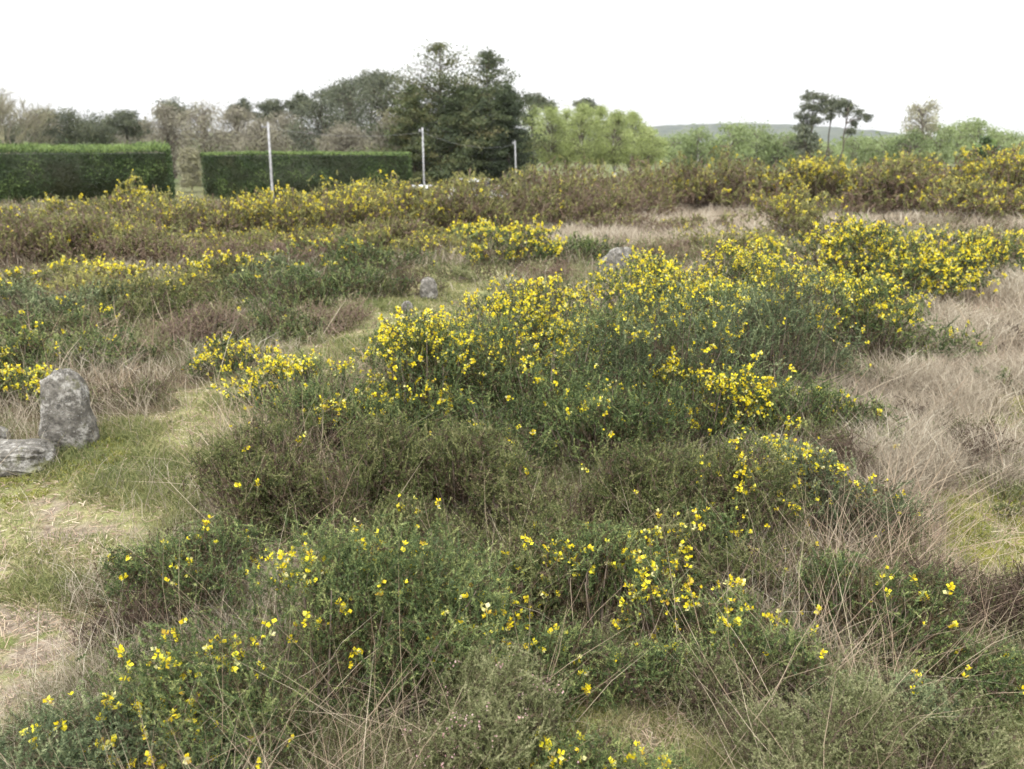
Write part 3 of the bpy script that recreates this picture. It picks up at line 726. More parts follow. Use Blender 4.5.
stone('boulder', 787, 237, 26, 221, 'pale grey stone half hidden before the far tan grass behind the mound', .6, 9, .8, .3, far=.8)

# ------------------------------------------------------------------ clipped hedges
def hedge(A, B, thick, top, label, seed, size, shag):
    """A, B: ground ends of the front face"""
    rng = np.random.default_rng(seed)
    A = np.array(A, float); B = np.array(B, float); Ld = B - A; L = np.linalg.norm(Ld); ex = Ld / L
    ey = np.array([-ex[1], ex[0]]);
    if ey[1] < 0: ey = -ey
    z0 = min(float(gz(*A)), float(gz(*B))) - .1; h = top - z0
    root = empty('clipped_hedge', (A[0], A[1], z0), label, 'hedge')
    def place(u, v, w): return np.stack([u * ex[0] + v * ey[0], u * ex[1] + v * ey[1], w], -1)
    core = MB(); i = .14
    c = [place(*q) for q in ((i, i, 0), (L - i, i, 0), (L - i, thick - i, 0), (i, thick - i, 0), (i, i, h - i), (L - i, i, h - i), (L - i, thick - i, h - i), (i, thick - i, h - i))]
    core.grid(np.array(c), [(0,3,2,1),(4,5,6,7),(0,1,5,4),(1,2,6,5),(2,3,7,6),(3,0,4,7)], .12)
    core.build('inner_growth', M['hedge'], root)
    fo = MB()
    def leaves(n, u, v, w, nrm, t, sz, out=.5):
        D = unit(nrm * out + rng.normal(size=(n, 3)) * .5 + np.array([0, 0, .25]))
        s = unit(np.cross(D, rng.normal(size=(n, 3)))) * (sz * .28)[:, None]
        P = place(u, v, w)
        fo.quads(np.stack([P - D * (sz * .3)[:, None], P + s, P + D * sz[:, None], P - s], 1), t)
    ar = L * h; nf = int(ar / (size * size) * 3.2)
    u = rng.random(nf) * L; w = rng.random(nf) * h
    bulge = .22 * (fbm(u * .8, w * 1.2, seed, 3) - .5)
    n3 = np.array([-ey[0], -ey[1], 0])
    leaves(nf, u, bulge + rng.random(nf) * .13, w, n3, np.clip(rng.normal(.42, .16, nf) + (fbm(u * 1.1, w * 1.6, seed + 1, 3) - .5) * 1.5, 0, 1), rng.uniform(.6, 1.2, nf) * size)
    nb = nf // 3; u = rng.random(nb) * L; w = rng.random(nb) * h
    leaves(nb, u, thick - rng.random(nb) * .1, w, -n3, np.clip(rng.normal(.42, .16, nb), 0, 1), rng.uniform(.6, 1.2, nb) * size * 1.3)
    ne = int(thick * h / size ** 2 * 2.5)
    for e in (0, 1):
        v = rng.random(ne) * thick; w = rng.random(ne) * h
        leaves(ne, np.full(ne, e * L) + (rng.random(ne) * .13 + .03 * rng.normal(size=ne)) * (1 - 2 * e), v, w, np.array([*(ex * (2 * e - 1)), 0]), np.clip(rng.normal(.5, .16, ne), 0, 1), rng.uniform(.6, 1.2, ne) * size)
    nt_ = int(L * thick / size ** 2 * 3.5); u = rng.random(nt_) * L; v = rng.random(nt_) * thick
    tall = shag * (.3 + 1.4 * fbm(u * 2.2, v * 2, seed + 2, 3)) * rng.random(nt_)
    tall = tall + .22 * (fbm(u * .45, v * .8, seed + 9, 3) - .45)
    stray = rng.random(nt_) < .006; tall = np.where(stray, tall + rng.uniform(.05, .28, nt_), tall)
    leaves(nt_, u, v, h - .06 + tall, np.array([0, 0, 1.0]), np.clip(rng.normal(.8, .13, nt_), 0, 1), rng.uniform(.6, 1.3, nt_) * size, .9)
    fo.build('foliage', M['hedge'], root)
    return root
hA = at(-60, 210, 27.0); hB = at(176, 208, 29.5)
hedge(hA[:2], hB[:2], 2.6, at(60, 150, 28)[2], 'nearer clipped dark green hedge running off the left edge, shaggy light growth on top', 21, .06, .16)
hC = at(203, 190, 42.0); hD = at(412, 190, 43.5)
hedge(hC[:2], hD[:2], 2.2, at(300, 153.5, 42)[2], 'farther clipped green hedge between the gap and the dark conifers, neatly level', 22, .08, .06)

# ------------------------------------------------------------------ trees
def twigs_from(rng, mb, p, d, L, r, depth, out, spread=.45, up=.15, split=3, grav=0):
    m = 3; pts = [p]; q = p.copy(); dd = d.copy()
    for i in range(m):
        dd = unit(dd + rng.normal(0, .13, 3) + np.array([0, 0, up * .3])); q = q + dd * L / m; pts.append(q.copy())
    mb.tube(pts, np.linspace(r, r * .6, m + 1), 4 if depth > 1 else 3, rng.random())
    out.append((q, dd, depth))
    if depth <= 0: return
    for k in range(split):
        nd = unit(dd + rng.normal(0, spread, 3) + np.array([0, 0, up]))
        s0 = pts[rng.integers(2, m + 1)]
        twigs_from(rng, mb, s0.copy(), nd, L * rng.uniform(.6, .82), r * .66, depth - 1, out, spread, up, split)
def leafcloud(mb, C, sig, n, size, T, rng, aspect=.4, dirn=None, tvar=.12, narrow=False):
    """n leaf faces about every centre C"""
    K = len(C); P = C[:, None] + rng.normal(size=(K, n, 3)) * sig
    P = P.reshape(-1, 3); N = len(P)
    D = unit(rng.normal(size=(N, 3)) + (0 if dirn is None else dirn))
    s = unit(np.cross(D, rng.normal(size=(N, 3))))
    sz = (size * rng.uniform(.6, 1.3, N))[:, None]
    t = np.clip(np.repeat(T, n) + rng.normal(0, tvar, N), 0, 1)
    if narrow: mb.tris(np.stack([P - s * sz * aspect * .5, P + s * sz * aspect * .5, P + D * sz], 1), t)
    else: mb.quads(np.stack([P, P + D * sz * .5 + s * sz * aspect, P + D * sz, P + D * sz * .5 - s * sz * aspect], 1), t)

def tree_root(name, px, Y, label, cat, group=None):
    x, y, _ = at(px, 140, Y); z = float(gz(x, y))
    return empty(name, (x, y, z), label, cat, group), x, y, z
def crown_pts(rng, K, rx, ry, z0, z1, shape='round', seed=0):
    """points through a crown envelope, more towards its outside"""
    out = []
    while len(out) < K:
        a = rng.random() * 2 * pi; h = rng.random(); rr = math.sqrt(rng.random()) if rng.random() < .4 else rng.uniform(.75, 1)
        if shape == 'round': e = math.sqrt(max(0, 1 - (2 * h - 1) ** 2)) ** .8
        elif shape == 'egg': e = (sin(pi * min(1, h ** .75)) + .05)
        elif shape == 'dome': e = math.sqrt(max(0, 1 - h ** 2.6)) * (.82 + .18 * min(1, h * 3))
        else: e = (1 - h) ** .8 + .08
        e *= .65 + .7 * float(vnoise(a * 1.3 + seed, h * 3.5, seed))
        out.append((rx * e * rr * cos(a), ry * e * rr * sin(a), z0 + (z1 - z0) * h))
    return np.array(out)
def broad_tree(px, Y, wpx, top, bot, label, mat, barkm='bark', K=60, n=60, seed=1, shape='egg', cat='tree', group=None, name='tree',
               leaf=None, sig=None, aspect=.4, narrow=False, droop=0, stems=1, tb=.5, thick=1.0):
    rng = np.random.default_rng(seed + 900)
    root, x, y, z = tree_root(name, px, Y, label, cat, group)
    s = Y / F; rx = wpx * s / 2
    zt = at(px, top, Y)[2] - z; zb = max(at(px, bot, Y)[2] - z, .25)
    C = crown_pts(rng, K, rx, rx * .85, zb, zt, shape, seed)
    tr = MB()
    offs = [(0, 0)] if stems == 1 else [(rng.uniform(-.35, .35) * rx, rng.uniform(-.3, .3) * rx) for _ in range(stems)]
    tp = []
    for ox, oy in offs:
        r = max(.05, .016 * zt) * thick; w = rng.normal(0, .03 * zt, (3, 2))
        pts = [(ox * .7, oy * .7, -.1), (ox + w[0, 0] * .3, oy + w[0, 1] * .3, zt * .3), (ox * 1.2 + w[1, 0] * .6, oy * 1.2 + w[1, 1] * .6, zt * .62), (ox * 1.4 + w[2, 0], oy * 1.4 + w[2, 1], zt * .93)]
        tr.tube(pts, [r * 1.2, r, r * .6, r * .15], 6, rng.random()); tp.append(np.array(pts))
    lb = MB()
    for k in range(K):
        c = C[k]; T_ = tp[rng.integers(len(tp))]
        hz = max(min(c[2] - rng.uniform(.12, .3) * (zt - zb), zt * .9), zb * .35 + .1)
        b = np.array([np.interp(hz, T_[:, 2], T_[:, 0]), np.interp(hz, T_[:, 2], T_[:, 1]), hz])
        mid = (b + c) / 2 + np.array([0, 0, .08 * (zt - zb)]); r = max(.35 * s, .0045 * zt)
        lb.tube([b, mid, c], [r * 1.3, r, r * .4], 4, rng.random())
    tr.build('trunk', M[barkm], root); lb.build('limb', M['bark' if barkm == 'birchbark' else barkm], root)
    cr = MB(); T = np.clip(rng.normal(tb, .14, K), 0, 1)
    sg = sig or rx * .17
    leafcloud(cr, C, np.array([sg, sg, sg * .75]), n, leaf or 2.6 * s, T, rng, aspect, np.array([0, 0, -droop]), .13, narrow)
    cr.build('crown', M[mat], root)
    return root

def conifer(px, Y, wpx, top, label, seed, t=.5, open_from=.7, lean=0.0, mat='conifer', tiers=26, bot=.04, group=None):
    rng = np.random.default_rng(seed + 500)
    root, x, y, z = tree_root('conifer_tree', px, Y, label, 'conifer', group)
    s = Y / F; R = wpx * s / 2; Hh = at(px, top, Y)[2] - z
    tr = MB(); tz = np.linspace(-.1, Hh, 7)
    tx = lean * tz + .02 * R * rng.normal(size=7)
    tr.tube(np.stack([tx, 0 * tx, tz], -1), np.linspace(.026 * Hh, .012, 7), 7, .3); tr.build('trunk', M['bark'], root)
    lb = MB(); fo = MB(); CC = []; TT = []; FF = []
    for i in range(tiers * 6):
        f = bot + (1 - bot) * (i + rng.random()) / (tiers * 6); f = min(.99, f); zz = Hh * f
        env = R * (min(1, .72 + f * 1.1) if f < .45 else 1) * (1 - f) ** (.5 if f < open_from else .62) * 1.12
        if f > open_from: env *= 1.22; 
        L = env * rng.uniform(.5, 1.1) * (1 if rng.random() > .12 else 1.3)
        if f > open_from and rng.random() < .32: continue
        a = rng.random() * 2 * pi; up = .10 + .55 * f
        d = unit(np.array([cos(a), sin(a), up])); b = np.array([np.interp(zz, tz, tx), 0, zz])
        m1 = b + d * L * .5; e = b + d * L - np.array([0, 0, .12 * L])
        e[2] = min(e[2], Hh * 1.01)
        lb.tube([b, m1, e], [max(.02, .007 * Hh * (1 - f * .6)), .02, .01], 4, .3)
        ns = int(5 + 9 * L / R); q = np.linspace(.25 if f < open_from else .15, 1, ns)[:, None]
        pp = np.where(q < .5, b + (m1 - b) * q * 2, m1 + (e - m1) * (q - .5) * 2) + rng.normal(0, .035 * R, (ns, 3)) * (1.3 - q)
        CC.append(pp); TT.append(np.full(ns, np.clip(rng.normal(t, .15), 0, 1))); FF.append(np.full(ns, f))
    C = np.concatenate(CC); T = np.concatenate(TT); hi_ = np.concatenate(FF) > open_from; C2 = C[hi_]; T2 = T[hi_]; C = C[~hi_]; T = T[~hi_]
    sg = .055 * R
    leafcloud(fo, C, np.array([sg * 1.3, sg * 1.3, sg * .6]), 24, 2.0 * s, T, rng, .3, np.array([0, 0, .15]), .12)
    if len(C2): leafcloud(fo, C2, np.array([sg * .8, sg * .8, sg * .36]), 11, 2.1 * s, T2, rng, .3, np.array([0, 0, .15]), .12)
    lb.build('limb', M['bark'], root); fo.build('crown', M[mat], root)
    return root

def pine(px, Y, base, clumps, label, seed, group=None, thick=1.0, lean=0.0, leaf=2.3, n=75):
    """clumps: (px, py, radius px) of each needle mass"""
    rng = np.random.default_rng(seed + 300)
    root, x, y, z = tree_root('pine_tree', px, Y, label, 'pine', group)
    s = Y / F; C = []
    for cx_, cy_, r_ in clumps:
        X_, _, Z_ = at(cx_, cy_, Y); C.append((X_ - x, rng.normal(0, r_ * s * .8), Z_ - z, r_ * s))
    C = np.array(C); top = C[:, 2].max()
    tr = MB(); tzz = np.linspace(-.1, top * .95, 6); mx = C[np.argmax(C[:, 2]), 0]
    txx = mx * (np.clip(tzz / top, 0, 1)) ** 1.5 + rng.normal(0, .012 * top, 6) * np.array([0, 1, 1, 1, 1, .5])
    tr.tube(np.stack([txx, 0 * txx, tzz], -1), np.linspace(.022 * top, .009 * top, 6) * thick, 6, .2); tr.build('trunk', M['bark'], root)
    lb = MB(); fo = MB(); P = []; T = []
    for cx_, cy_, cz_, r_ in C:
        hz = np.clip(cz_ - rng.uniform(.06, .2) * top, .25 * top, top * .93)
        b = np.array([np.interp(hz, tzz, txx), 0, hz]); c = np.array([cx_, cy_, cz_])
        lb.tube([b, (b + c) / 2 + [0, 0, .02 * top], c], [.008 * top, .006 * top, .003 * top], 4, .3)
        k = 14; o = rng.normal(size=(k, 3)); o = unit(o) * rng.uniform(.3, 1.5, (k, 1)) * np.array([r_ * 1.15, r_, r_ * .7])
        for q in c + o:
            lb.tube([c, q], [.003 * top, .0015 * top], 3, .3)
        P.append(c + o); T.append(np.clip(rng.normal(.5, .16, k), 0, 1))
    P = np.concatenate(P); T = np.concatenate(T); sg = C[:, 3].mean() * .33
    leafcloud(fo, P, np.array([sg, sg, sg * .65]), n, leaf * s, T, rng, .22, np.array([0, 0, .3]), .14)
    lb.build('limb', M['bark'], root); fo.build('crown', M['pine'], root)
    return root

def bare_tree(px, Y, top, wpx, label, seed, depth=5, group=None):
    rng = np.random.default_rng(seed + 100)
    root, x, y, z = tree_root('bare_tree', px, Y, label, 'bare tree', group)
    Hh = at(px, top, Y)[2] - z; s = Y / F
    mb = MB(); out = []; L = Hh * .34
    tw = MB()
    twigs_from(rng, mb, np.array([0, 0, -.1]), np.array([0, 0, 1.0]), L, .013 * Hh, depth, out, .5, .2, 4)
    mb.build('trunk', M['twig'], root)
    E = np.array([o[0] for o in out if o[2] <= 1]); D = np.array([o[1] for o in out if o[2] <= 1])
    k = 4; P = np.repeat(E, k, 0); Dd = unit(np.repeat(D, k, 0) + rng.normal(0, .5, (len(P), 3))); n = len(P)
    Ln = Hh * rng.uniform(.04, .13, n); sd = unit(np.cross(Dd, rng.normal(size=(n, 3)))) * (.2 * s)
    tw.tris(np.stack([P - sd, P + sd, P + Dd * Ln[:, None]], 1), rng.random(n)); tw.build('twigs', M['twig'], root)
    return root

# dark conifers
conifer(440, 62, 150, 46, 'left one of the two tall dark conifers, open olive top', 1, .62, .72, .004)
conifer(490, 64, 118, 53, 'right one of the two tall dark conifers, sparse grey-green top', 2, .42, .68, 0)
conifer(466, 61, 110, 88, 'dense dark conifer filling the space below and between the two tall tops', 3, .38, .95, 0, tiers=30)
conifer(413, 60, 66, 86, 'shorter brownish conifer on the left flank of the two tall dark ones', 4, .62, .85)
conifer(508, 60, 58, 86, 'shorter dark conifer on the right flank of the two tall dark ones', 5, .25, .9)
# birches in young leaf
B = 'pale green birches right of the dark conifers'
n = 0
for px, Y, w, tp, bt, lab in [
 (534, 76, 26, 107, 160, 'light green birch touching the dark conifers on their right'),
 (550, 72, 28, 106, 160, 'slender light green birch, second to the right of the dark conifers'),
 (567, 74, 28, 110, 160, 'light green birch, third to the right of the dark conifers'),
 (583, 70, 28, 105, 160, 'tallest light green birch in the middle of the row'),
 (600, 74, 28, 107, 160, 'light green birch just right of the tallest one in the row'),
 (616, 70, 28, 111, 160, 'light green birch, third from the right end of the birch row'),
 (632, 74, 28, 112, 160, 'light green birch, second from the right end of the birch row'),
 (646, 76, 24, 126, 162, 'smallest light green birch, trailing off the right end of the row')]:
    n += 1
    broad_tree(px, Y, w * 1.35, tp + 1.5, bt + 3, lab, 'birch', 'birchbark', K=100, n=90, seed=n, shape='egg', cat='birch', group=B, name='birch_tree', leaf=1.5 * Y / F, droop=.9, aspect=.3, sig=.11 * w * Y / F)
# wood behind the hedges, left
n = 20
for px, Y, w, tp, bt, lab, mt, nn in [
 (168, 72, 50, 108, 175, 'grey-brown leafless thicket tree right of the near hedge', 'twig', 0),
 (205, 70, 62, 106, 178, 'broad grey-brown leafless tree above the gap between the hedges', 'twig', 0),
 (238, 76, 52, 112, 170, 'grey-brown leafless tree over the left end of the far hedge', 'twig', 0),
 (285, 78, 56, 118, 165, 'dull olive tree behind the leftmost pole', 'twig', 0),
 (322, 72, 62, 102, 165, 'grey-olive tree above the middle of the far hedge', 'pine', 0),
 (352, 78, 66, 84, 160, 'large grey-olive tree rising above the far hedge', 'pine', 0),
 (384, 74, 58, 78, 160, 'tallest grey-olive tree, just left of the dark conifers', 'pine', 0),
 (345, 66, 52, 128, 165, 'leafless pale tree just above the far hedge', 'twig', 0),
 (392, 64, 44, 118, 168, 'leafless buff-coloured tree at the right end of the far hedge', 'twig', 0),
 (30, 88, 60, 128, 160, 'low dark tree mass left of the first round pine behind the near hedge', 'pine', 0),
 (85, 90, 80, 126, 160, 'low dark tree mass between the pines behind the near hedge', 'pine', 0),
 (140, 90, 60, 128, 160, 'low grey-green tree mass right of the pines behind the near hedge', 'twig', 0),
 (262, 66, 50, 122, 175, 'pale leafless tree behind the leftmost pole', 'twig', 0),
 (187, 60, 20, 150, 185, 'yellowish-green bare shrub in the gap between the hedges', 'twig', 1)]:
    n += 1
    broad_tree(px, Y, w, tp, bt, lab, mt, K=110, n=(62 if mt == 'twig' else 100), seed=n, shape='dome', cat='tree', group='trees behind the clipped hedges', leaf=(3.6 if mt == 'twig' else 2.0) * Y / F,
               aspect=.2 if mt == 'twig' else .28, narrow=mt == 'twig', tb=.75 if nn else .45, thick=.8)
pine(70, 78, 0, [(42,128,9),(52,122,10),(66,118,11),(80,120,10),(60,131,12),(88,129,8),(74,137,11)], 'dark round-crowned pine above the near hedge at the left', 1)
pine(102, 80, 0, [(92,131,8),(103,126,9),(112,132,9),(100,138,11)], 'low dark tree between the two round pines at the left', 2)
pine(126, 78, 0, [(118,122,8),(126,117,8),(134,123,9),(142,130,8),(128,132,12)], 'dark pine with pointed tufts above the right half of the near hedge', 3)
pine(4, 80, 0, [(-6,135,10),(6,132,8),(12,138,8)], 'dark tree cut by the left edge behind the bare tree', 4)
pine(172, 82, 0, [(163,112,8),(172,108,8),(180,114,8),(170,122,10)], 'dark pine top over the grey thicket left of the gap', 5)
pine(242, 84, 0, [(236,112,7),(243,107,7),(250,114,7)], 'slim dark pine top above the left end of the far hedge', 6)
pine(273, 84, 0, [(268,108,6),(276,106,7),(280,114,8),(270,118,8)], 'dark pine top just behind the leftmost pole', 7)
pine(300, 84, 0, [(294,104,7),(302,100,7),(309,106,7),(300,112,9)], 'dark pine top between the leftmost pole and the tall olive trees', 8)
pine(338, 86, 0, [(328,98,8),(338,92,9),(350,88,8),(345,100,10)], 'dark spreading pine top left of the tallest olive tree', 9)
pine(372, 86, 0, [(362,82,8),(372,79,8),(384,80,8),(374,90,10)], 'dark pine top behind the tallest olive tree', 13)
pine(545, 96, 0, [(532,100,5),(540,102,6),(549,106,5)], 'small dark pine top peeping over the birches at their left', 10)
pine(590, 100, 0, [(582,105,5),(590,106,5),(596,110,4)], 'small dark pine top peeping over the middle of the birches', 11)
bare_tree(10, 60, 78, 60, 'wispy bare tree without leaves at the far left edge', 1)
# distant pines
DP = 'distant pines standing out against the sky on the right'
pine(811, 90, 0, [(806,97,5),(814,96,5),(822,99,5),(803,106,6),(812,108,6),(820,110,5),(800,116,5),(810,118,6),(818,121,4),(799,127,4),(806,124,4)], 'left distant pine, the one with the tallest and broadest crown', 21, DP, .55, n=24)
pine(828, 92, 0, [(826,104,5),(833,101,5),(831,110,5),(838,107,4),(829,117,4)], 'middle distant pine with a narrow crown', 22, DP, .6, n=24)
pine(842, 90, 0, [(842,105,5),(849,103,5),(853,108,5),(846,112,5),(860,113,4),(866,118,3.5),(858,123,4),(852,131,3)], 'right distant pine with a bare trunk and a branch reaching right', 23, DP, .6, n=24)
broad_tree(805, 84, 26, 128, 162, 'dark bushy lower growth at the foot of the distant pines', 'pine', K=40, n=70, seed=61, cat='tree', leaf=.2)
broad_tree(920, 110, 33, 102, 137, 'lone airy pale tree against the sky on the right', 'twig', K=75, n=34, seed=62, cat='tree', leaf=.26, aspect=.25, shape='round', tb=.7)
broad_tree(915, 104, 40, 132, 160, 'dark green rounded bush under the lone airy tree', 'birch_pale', K=40, n=60, seed=63, cat='tree', leaf=.25, tb=.1)
broad_tree(985, 84, 22, 140, 160, 'single dark green bush before the pale far trees at the right', 'hedge', K=24, n=60, seed=64, cat='tree', leaf=.25)
# far pale row of young trees
rngF = np.random.default_rng(5)
labs = ['pale green far tree directly right of the birches', 'pale green far tree, second right of the birches', 'pale green far tree with yellowish crown left of the distant pines',
        'broad pale green far tree under the left part of the hill', 'pale green far tree under the middle of the hill', 'low pale far tree left of the distant pines', 'pale far tree seen between the trunks of the distant pines',
        'pale green far tree right of the distant pines', 'low pale far tree under the right slope of the hill', 'pale far tree where the hill meets the horizon', 'pale far tree left of the lone airy tree',
        'pale far tree right of the lone airy tree', 'taller pale green far tree with dark bush before it', 'pale far tree second from the right edge', 'pale far tree at the right edge', 'low pale tree behind the right-edge gorse']
pos = [(676,136),(700,131),(728,126),(755,128),(778,134),(795,138),(828,146),(862,140),(885,140),(903,138),(938,128),(958,126),(975,122),(998,134),(1020,136),(1040,140)]
for k, ((px, tp), lab) in enumerate(zip(pos, labs)):
    Y = 115 + 25 * rngF.random()
    broad_tree(px + rngF.uniform(-3, 3), Y, rngF.uniform(34, 46), tp - 1, 168, lab, 'birch_pale', 'birchbark', K=45, n=75, seed=80 + k, cat='tree', group='pale far trees along the horizon', leaf=.27, shape='round', droop=.3, tb=rngF.uniform(.35, .7))

# far wood band and hill
def far_wood():
    rng = np.random.default_rng(77); mb = MB(); n = 900
    a = rng.uniform(-.75, .75, n); r = rng.uniform(170, 420, n)
    x = r * np.sin(a); y = r * np.cos(a); C = np.stack([x, y, gz(x, y) + rng.uniform(.3, 3.2, n)], -1)
    leafcloud(mb, C, np.array([2.6, 2.6, 1.3]), 60, 1.0, np.clip(rng.normal(.4, .2, n), 0, 1), rng, .4)
    tag(mb.build('far_wood', M['birch_pale']), 'mass of far-off woodland closing the horizon', 'wood', kind='stuff')
far_wood()
def hill():
    n, m = 420, 60
    D0 = 1150.0
    pxs = np.linspace(-500, 1500, n)
    prof = np.interp(pxs, [-500, 0, 560, 640, 680, 730, 775, 820, 860, 890, 930, 1000, 1100, 1500], [137, 135, 133, 129, 126.5, 125, 125.5, 128, 132, 136, 139, 137, 137, 138])
    zt = (HORIZON - prof) / F * D0 * 1.04
    X = np.zeros((n, m)); Y = np.zeros((n, m)); Zz = np.zeros((n, m))
    for j in range(m):
        u = j / (m - 1); yy = D0 - 420 + u * 700
        X[:, j] = (pxs - 512) / F * D0 * (.92 + .12 * u); Y[:, j] = yy
        k = math.sin(min(u * 1.25, 1) * pi / 2) * (1 - .9 * max(0, (u - .8) / .2))
        Zz[:, j] = -8 + (zt + 9 + EYE) * k
    Zz += (fbm(X * .09, Y * .09, 91, 4) - .5) * 3.2 + (fbm(X * .5, Y * .5, 92, 2) - .5) * 2.4
    mb = MB(); i = np.arange(n - 1)[:, None] * m; j = np.arange(m - 1)[None]
    f = np.stack([i + j, i + j + m, i + j + m + 1, i + j + 1], -1).reshape(-1, 4)
    mb.grid(np.stack([X, Y, Zz], -1).reshape(-1, 3), f)
    m_, nt, b = new_mat('wooded_hill'); N = nt.nodes
    g = N.new('ShaderNodeNewGeometry'); nz = N.new('ShaderNodeTexNoise'); nz.inputs['Scale'].default_value = .05; nz.inputs['Detail'].default_value = 8
    r = N.new('ShaderNodeValToRGB'); r.color_ramp.elements[0].position = .4; r.color_ramp.elements[1].position = .62
    r.color_ramp.elements[0].color = (.028, .042, .030, 1); r.color_ramp.elements[1].color = (.07, .082, .05, 1)
    nt.links.new(g.outputs['Position'], nz.inputs['Vector']); nt.links.new(nz.outputs[0], r.inputs[0]); nt.links.new(r.outputs[0], b.inputs['Base Color'])
    tag(mb.build('hill', m_, smooth=False), kind='structure')
hill()

# ------------------------------------------------------------------ poles and wires
pm, pnt, pb = new_mat('grey_concrete'); pb.inputs['Base Color'].default_value = (.50, .50, .50, 1); pb.inputs['Roughness'].default_value = .85
_g = pnt.nodes.new('ShaderNodeTexNoise'); _g.inputs['Scale'].default_value = 9; _r = pnt.nodes.new('ShaderNodeValToRGB')
_r.color_ramp.elements[0].color = (.27, .27, .275, 1); _r.color_ramp.elements[1].color = (.44, .44, .45, 1)
_r.color_ramp.elements[0].position = .35; _r.color_ramp.elements[1].position = .65
_tc = pnt.nodes.new('ShaderNodeTexCoord'); pnt.links.new(_tc.outputs['Object'], _g.inputs['Vector']); pnt.links.new(_g.outputs[0], _r.inputs[0]); pnt.links.new(_r.outputs[0], pb.inputs['Base Color'])
wm, wnt, wb = new_mat('wire_metal'); wb.inputs['Base Color'].default_value = (.22, .22, .23, 1); wb.inputs['Roughness'].default_value = .5
tops = []
def pole(pxt, pxb, Y, top, label, arm):
    x, y, zt = at(pxt, top, Y); xb = at(pxb, 185, Y)[0]; z = float(gz(xb, y)); h = zt - z
    root = empty('utility_pole', (xb, y, z), label, 'pole', 'utility poles in a receding row')
    lx = x - xb
    mb = MB(); mb.tube([(0, 0, -.3), (lx * .5, 0, h * .5), (lx, 0, h)], [.056, .049, .042], 10, .5); mb.build('post', pm, root, smooth=False)
    c = MB(); c.tube([(lx, 0, h), (lx, 0, h + .03)], [.05, .035], 10, .5); c.build('cap', pm, root)
    mb = MB()
    mb.box((lx - arm * .5 + .03, 0, h - .16), (arm, .05, .05)); mb.build('crossarm', wm, root)
    for k in (0, 1):
        i = MB(); q = lx - arm + .06 + k * (arm - .1); i.tube([(q, 0, h - .135), (q, 0, h - .09), (q, 0, h - .05)], [.02, .035, .02], 8, .5); i.build('insulator', pm, root)
    tops.append((x, y, zt - .2))
pole(268, 271.5, 36, 123, 'leftmost and tallest grey-white pole, standing in front of the far hedge', .30)
pole(422.5, 424, 45, 128, 'middle thin grey-white pole in front of the dark conifers', .22)
pole(515, 516.5, 58, 141, 'rightmost and shortest grey-white pole at the right edge of the dark conifers', .20)
def wire(a, b, sag, label):
    a = np.array(a); b = np.array(b); u = np.linspace(0, 1, 25)[:, None]
    P = a + (b - a) * u; P[:, 2] -= (4 * sag * u * (1 - u))[:, 0]
    mb = MB(); mb.tube(P - a, .007, 5, .5); o = mb.build('wire', wm); o.location = a; tag(o, label, 'wire')
wire(tops[0], tops[1], .25, 'thin wire sagging from the leftmost pole to the middle pole')
wire(tops[1], tops[2], .45, 'thin wire sagging from the middle pole to the rightmost pole')

# ------------------------------------------------------------------ parked cars behind the thicket
cw, cnt, cb = new_mat('white_car_paint'); cb.inputs['Base Color'].default_value = (.78, .79, .80, 1); cb.inputs['Roughness'].default_value = .25; cb.inputs['Coat Weight'].default_value = .5
cg, gnt, gb = new_mat('car_glass'); gb.inputs['Base Color'].default_value = (.03, .035, .04, 1); gb.inputs['Roughness'].default_value = .08; gb.inputs['Specular IOR Level'].default_value = .6
ct, tnt, tb_ = new_mat('tyre_rubber'); tb_.inputs['Base Color'].default_value = (.03, .03, .03, 1)
cs, snt, sb_ = new_mat('wheel_rim'); sb_.inputs['Base Color'].default_value = (.5, .5, .52, 1); sb_.inputs['Metallic'].default_value = .8; sb_.inputs['Roughness'].default_value = .35
cr_, rnt, rb_ = new_mat('tail_lamp'); rb_.inputs['Base Color'].default_value = (.4, .02, .02, 1); rb_.inputs['Roughness'].default_value = .2
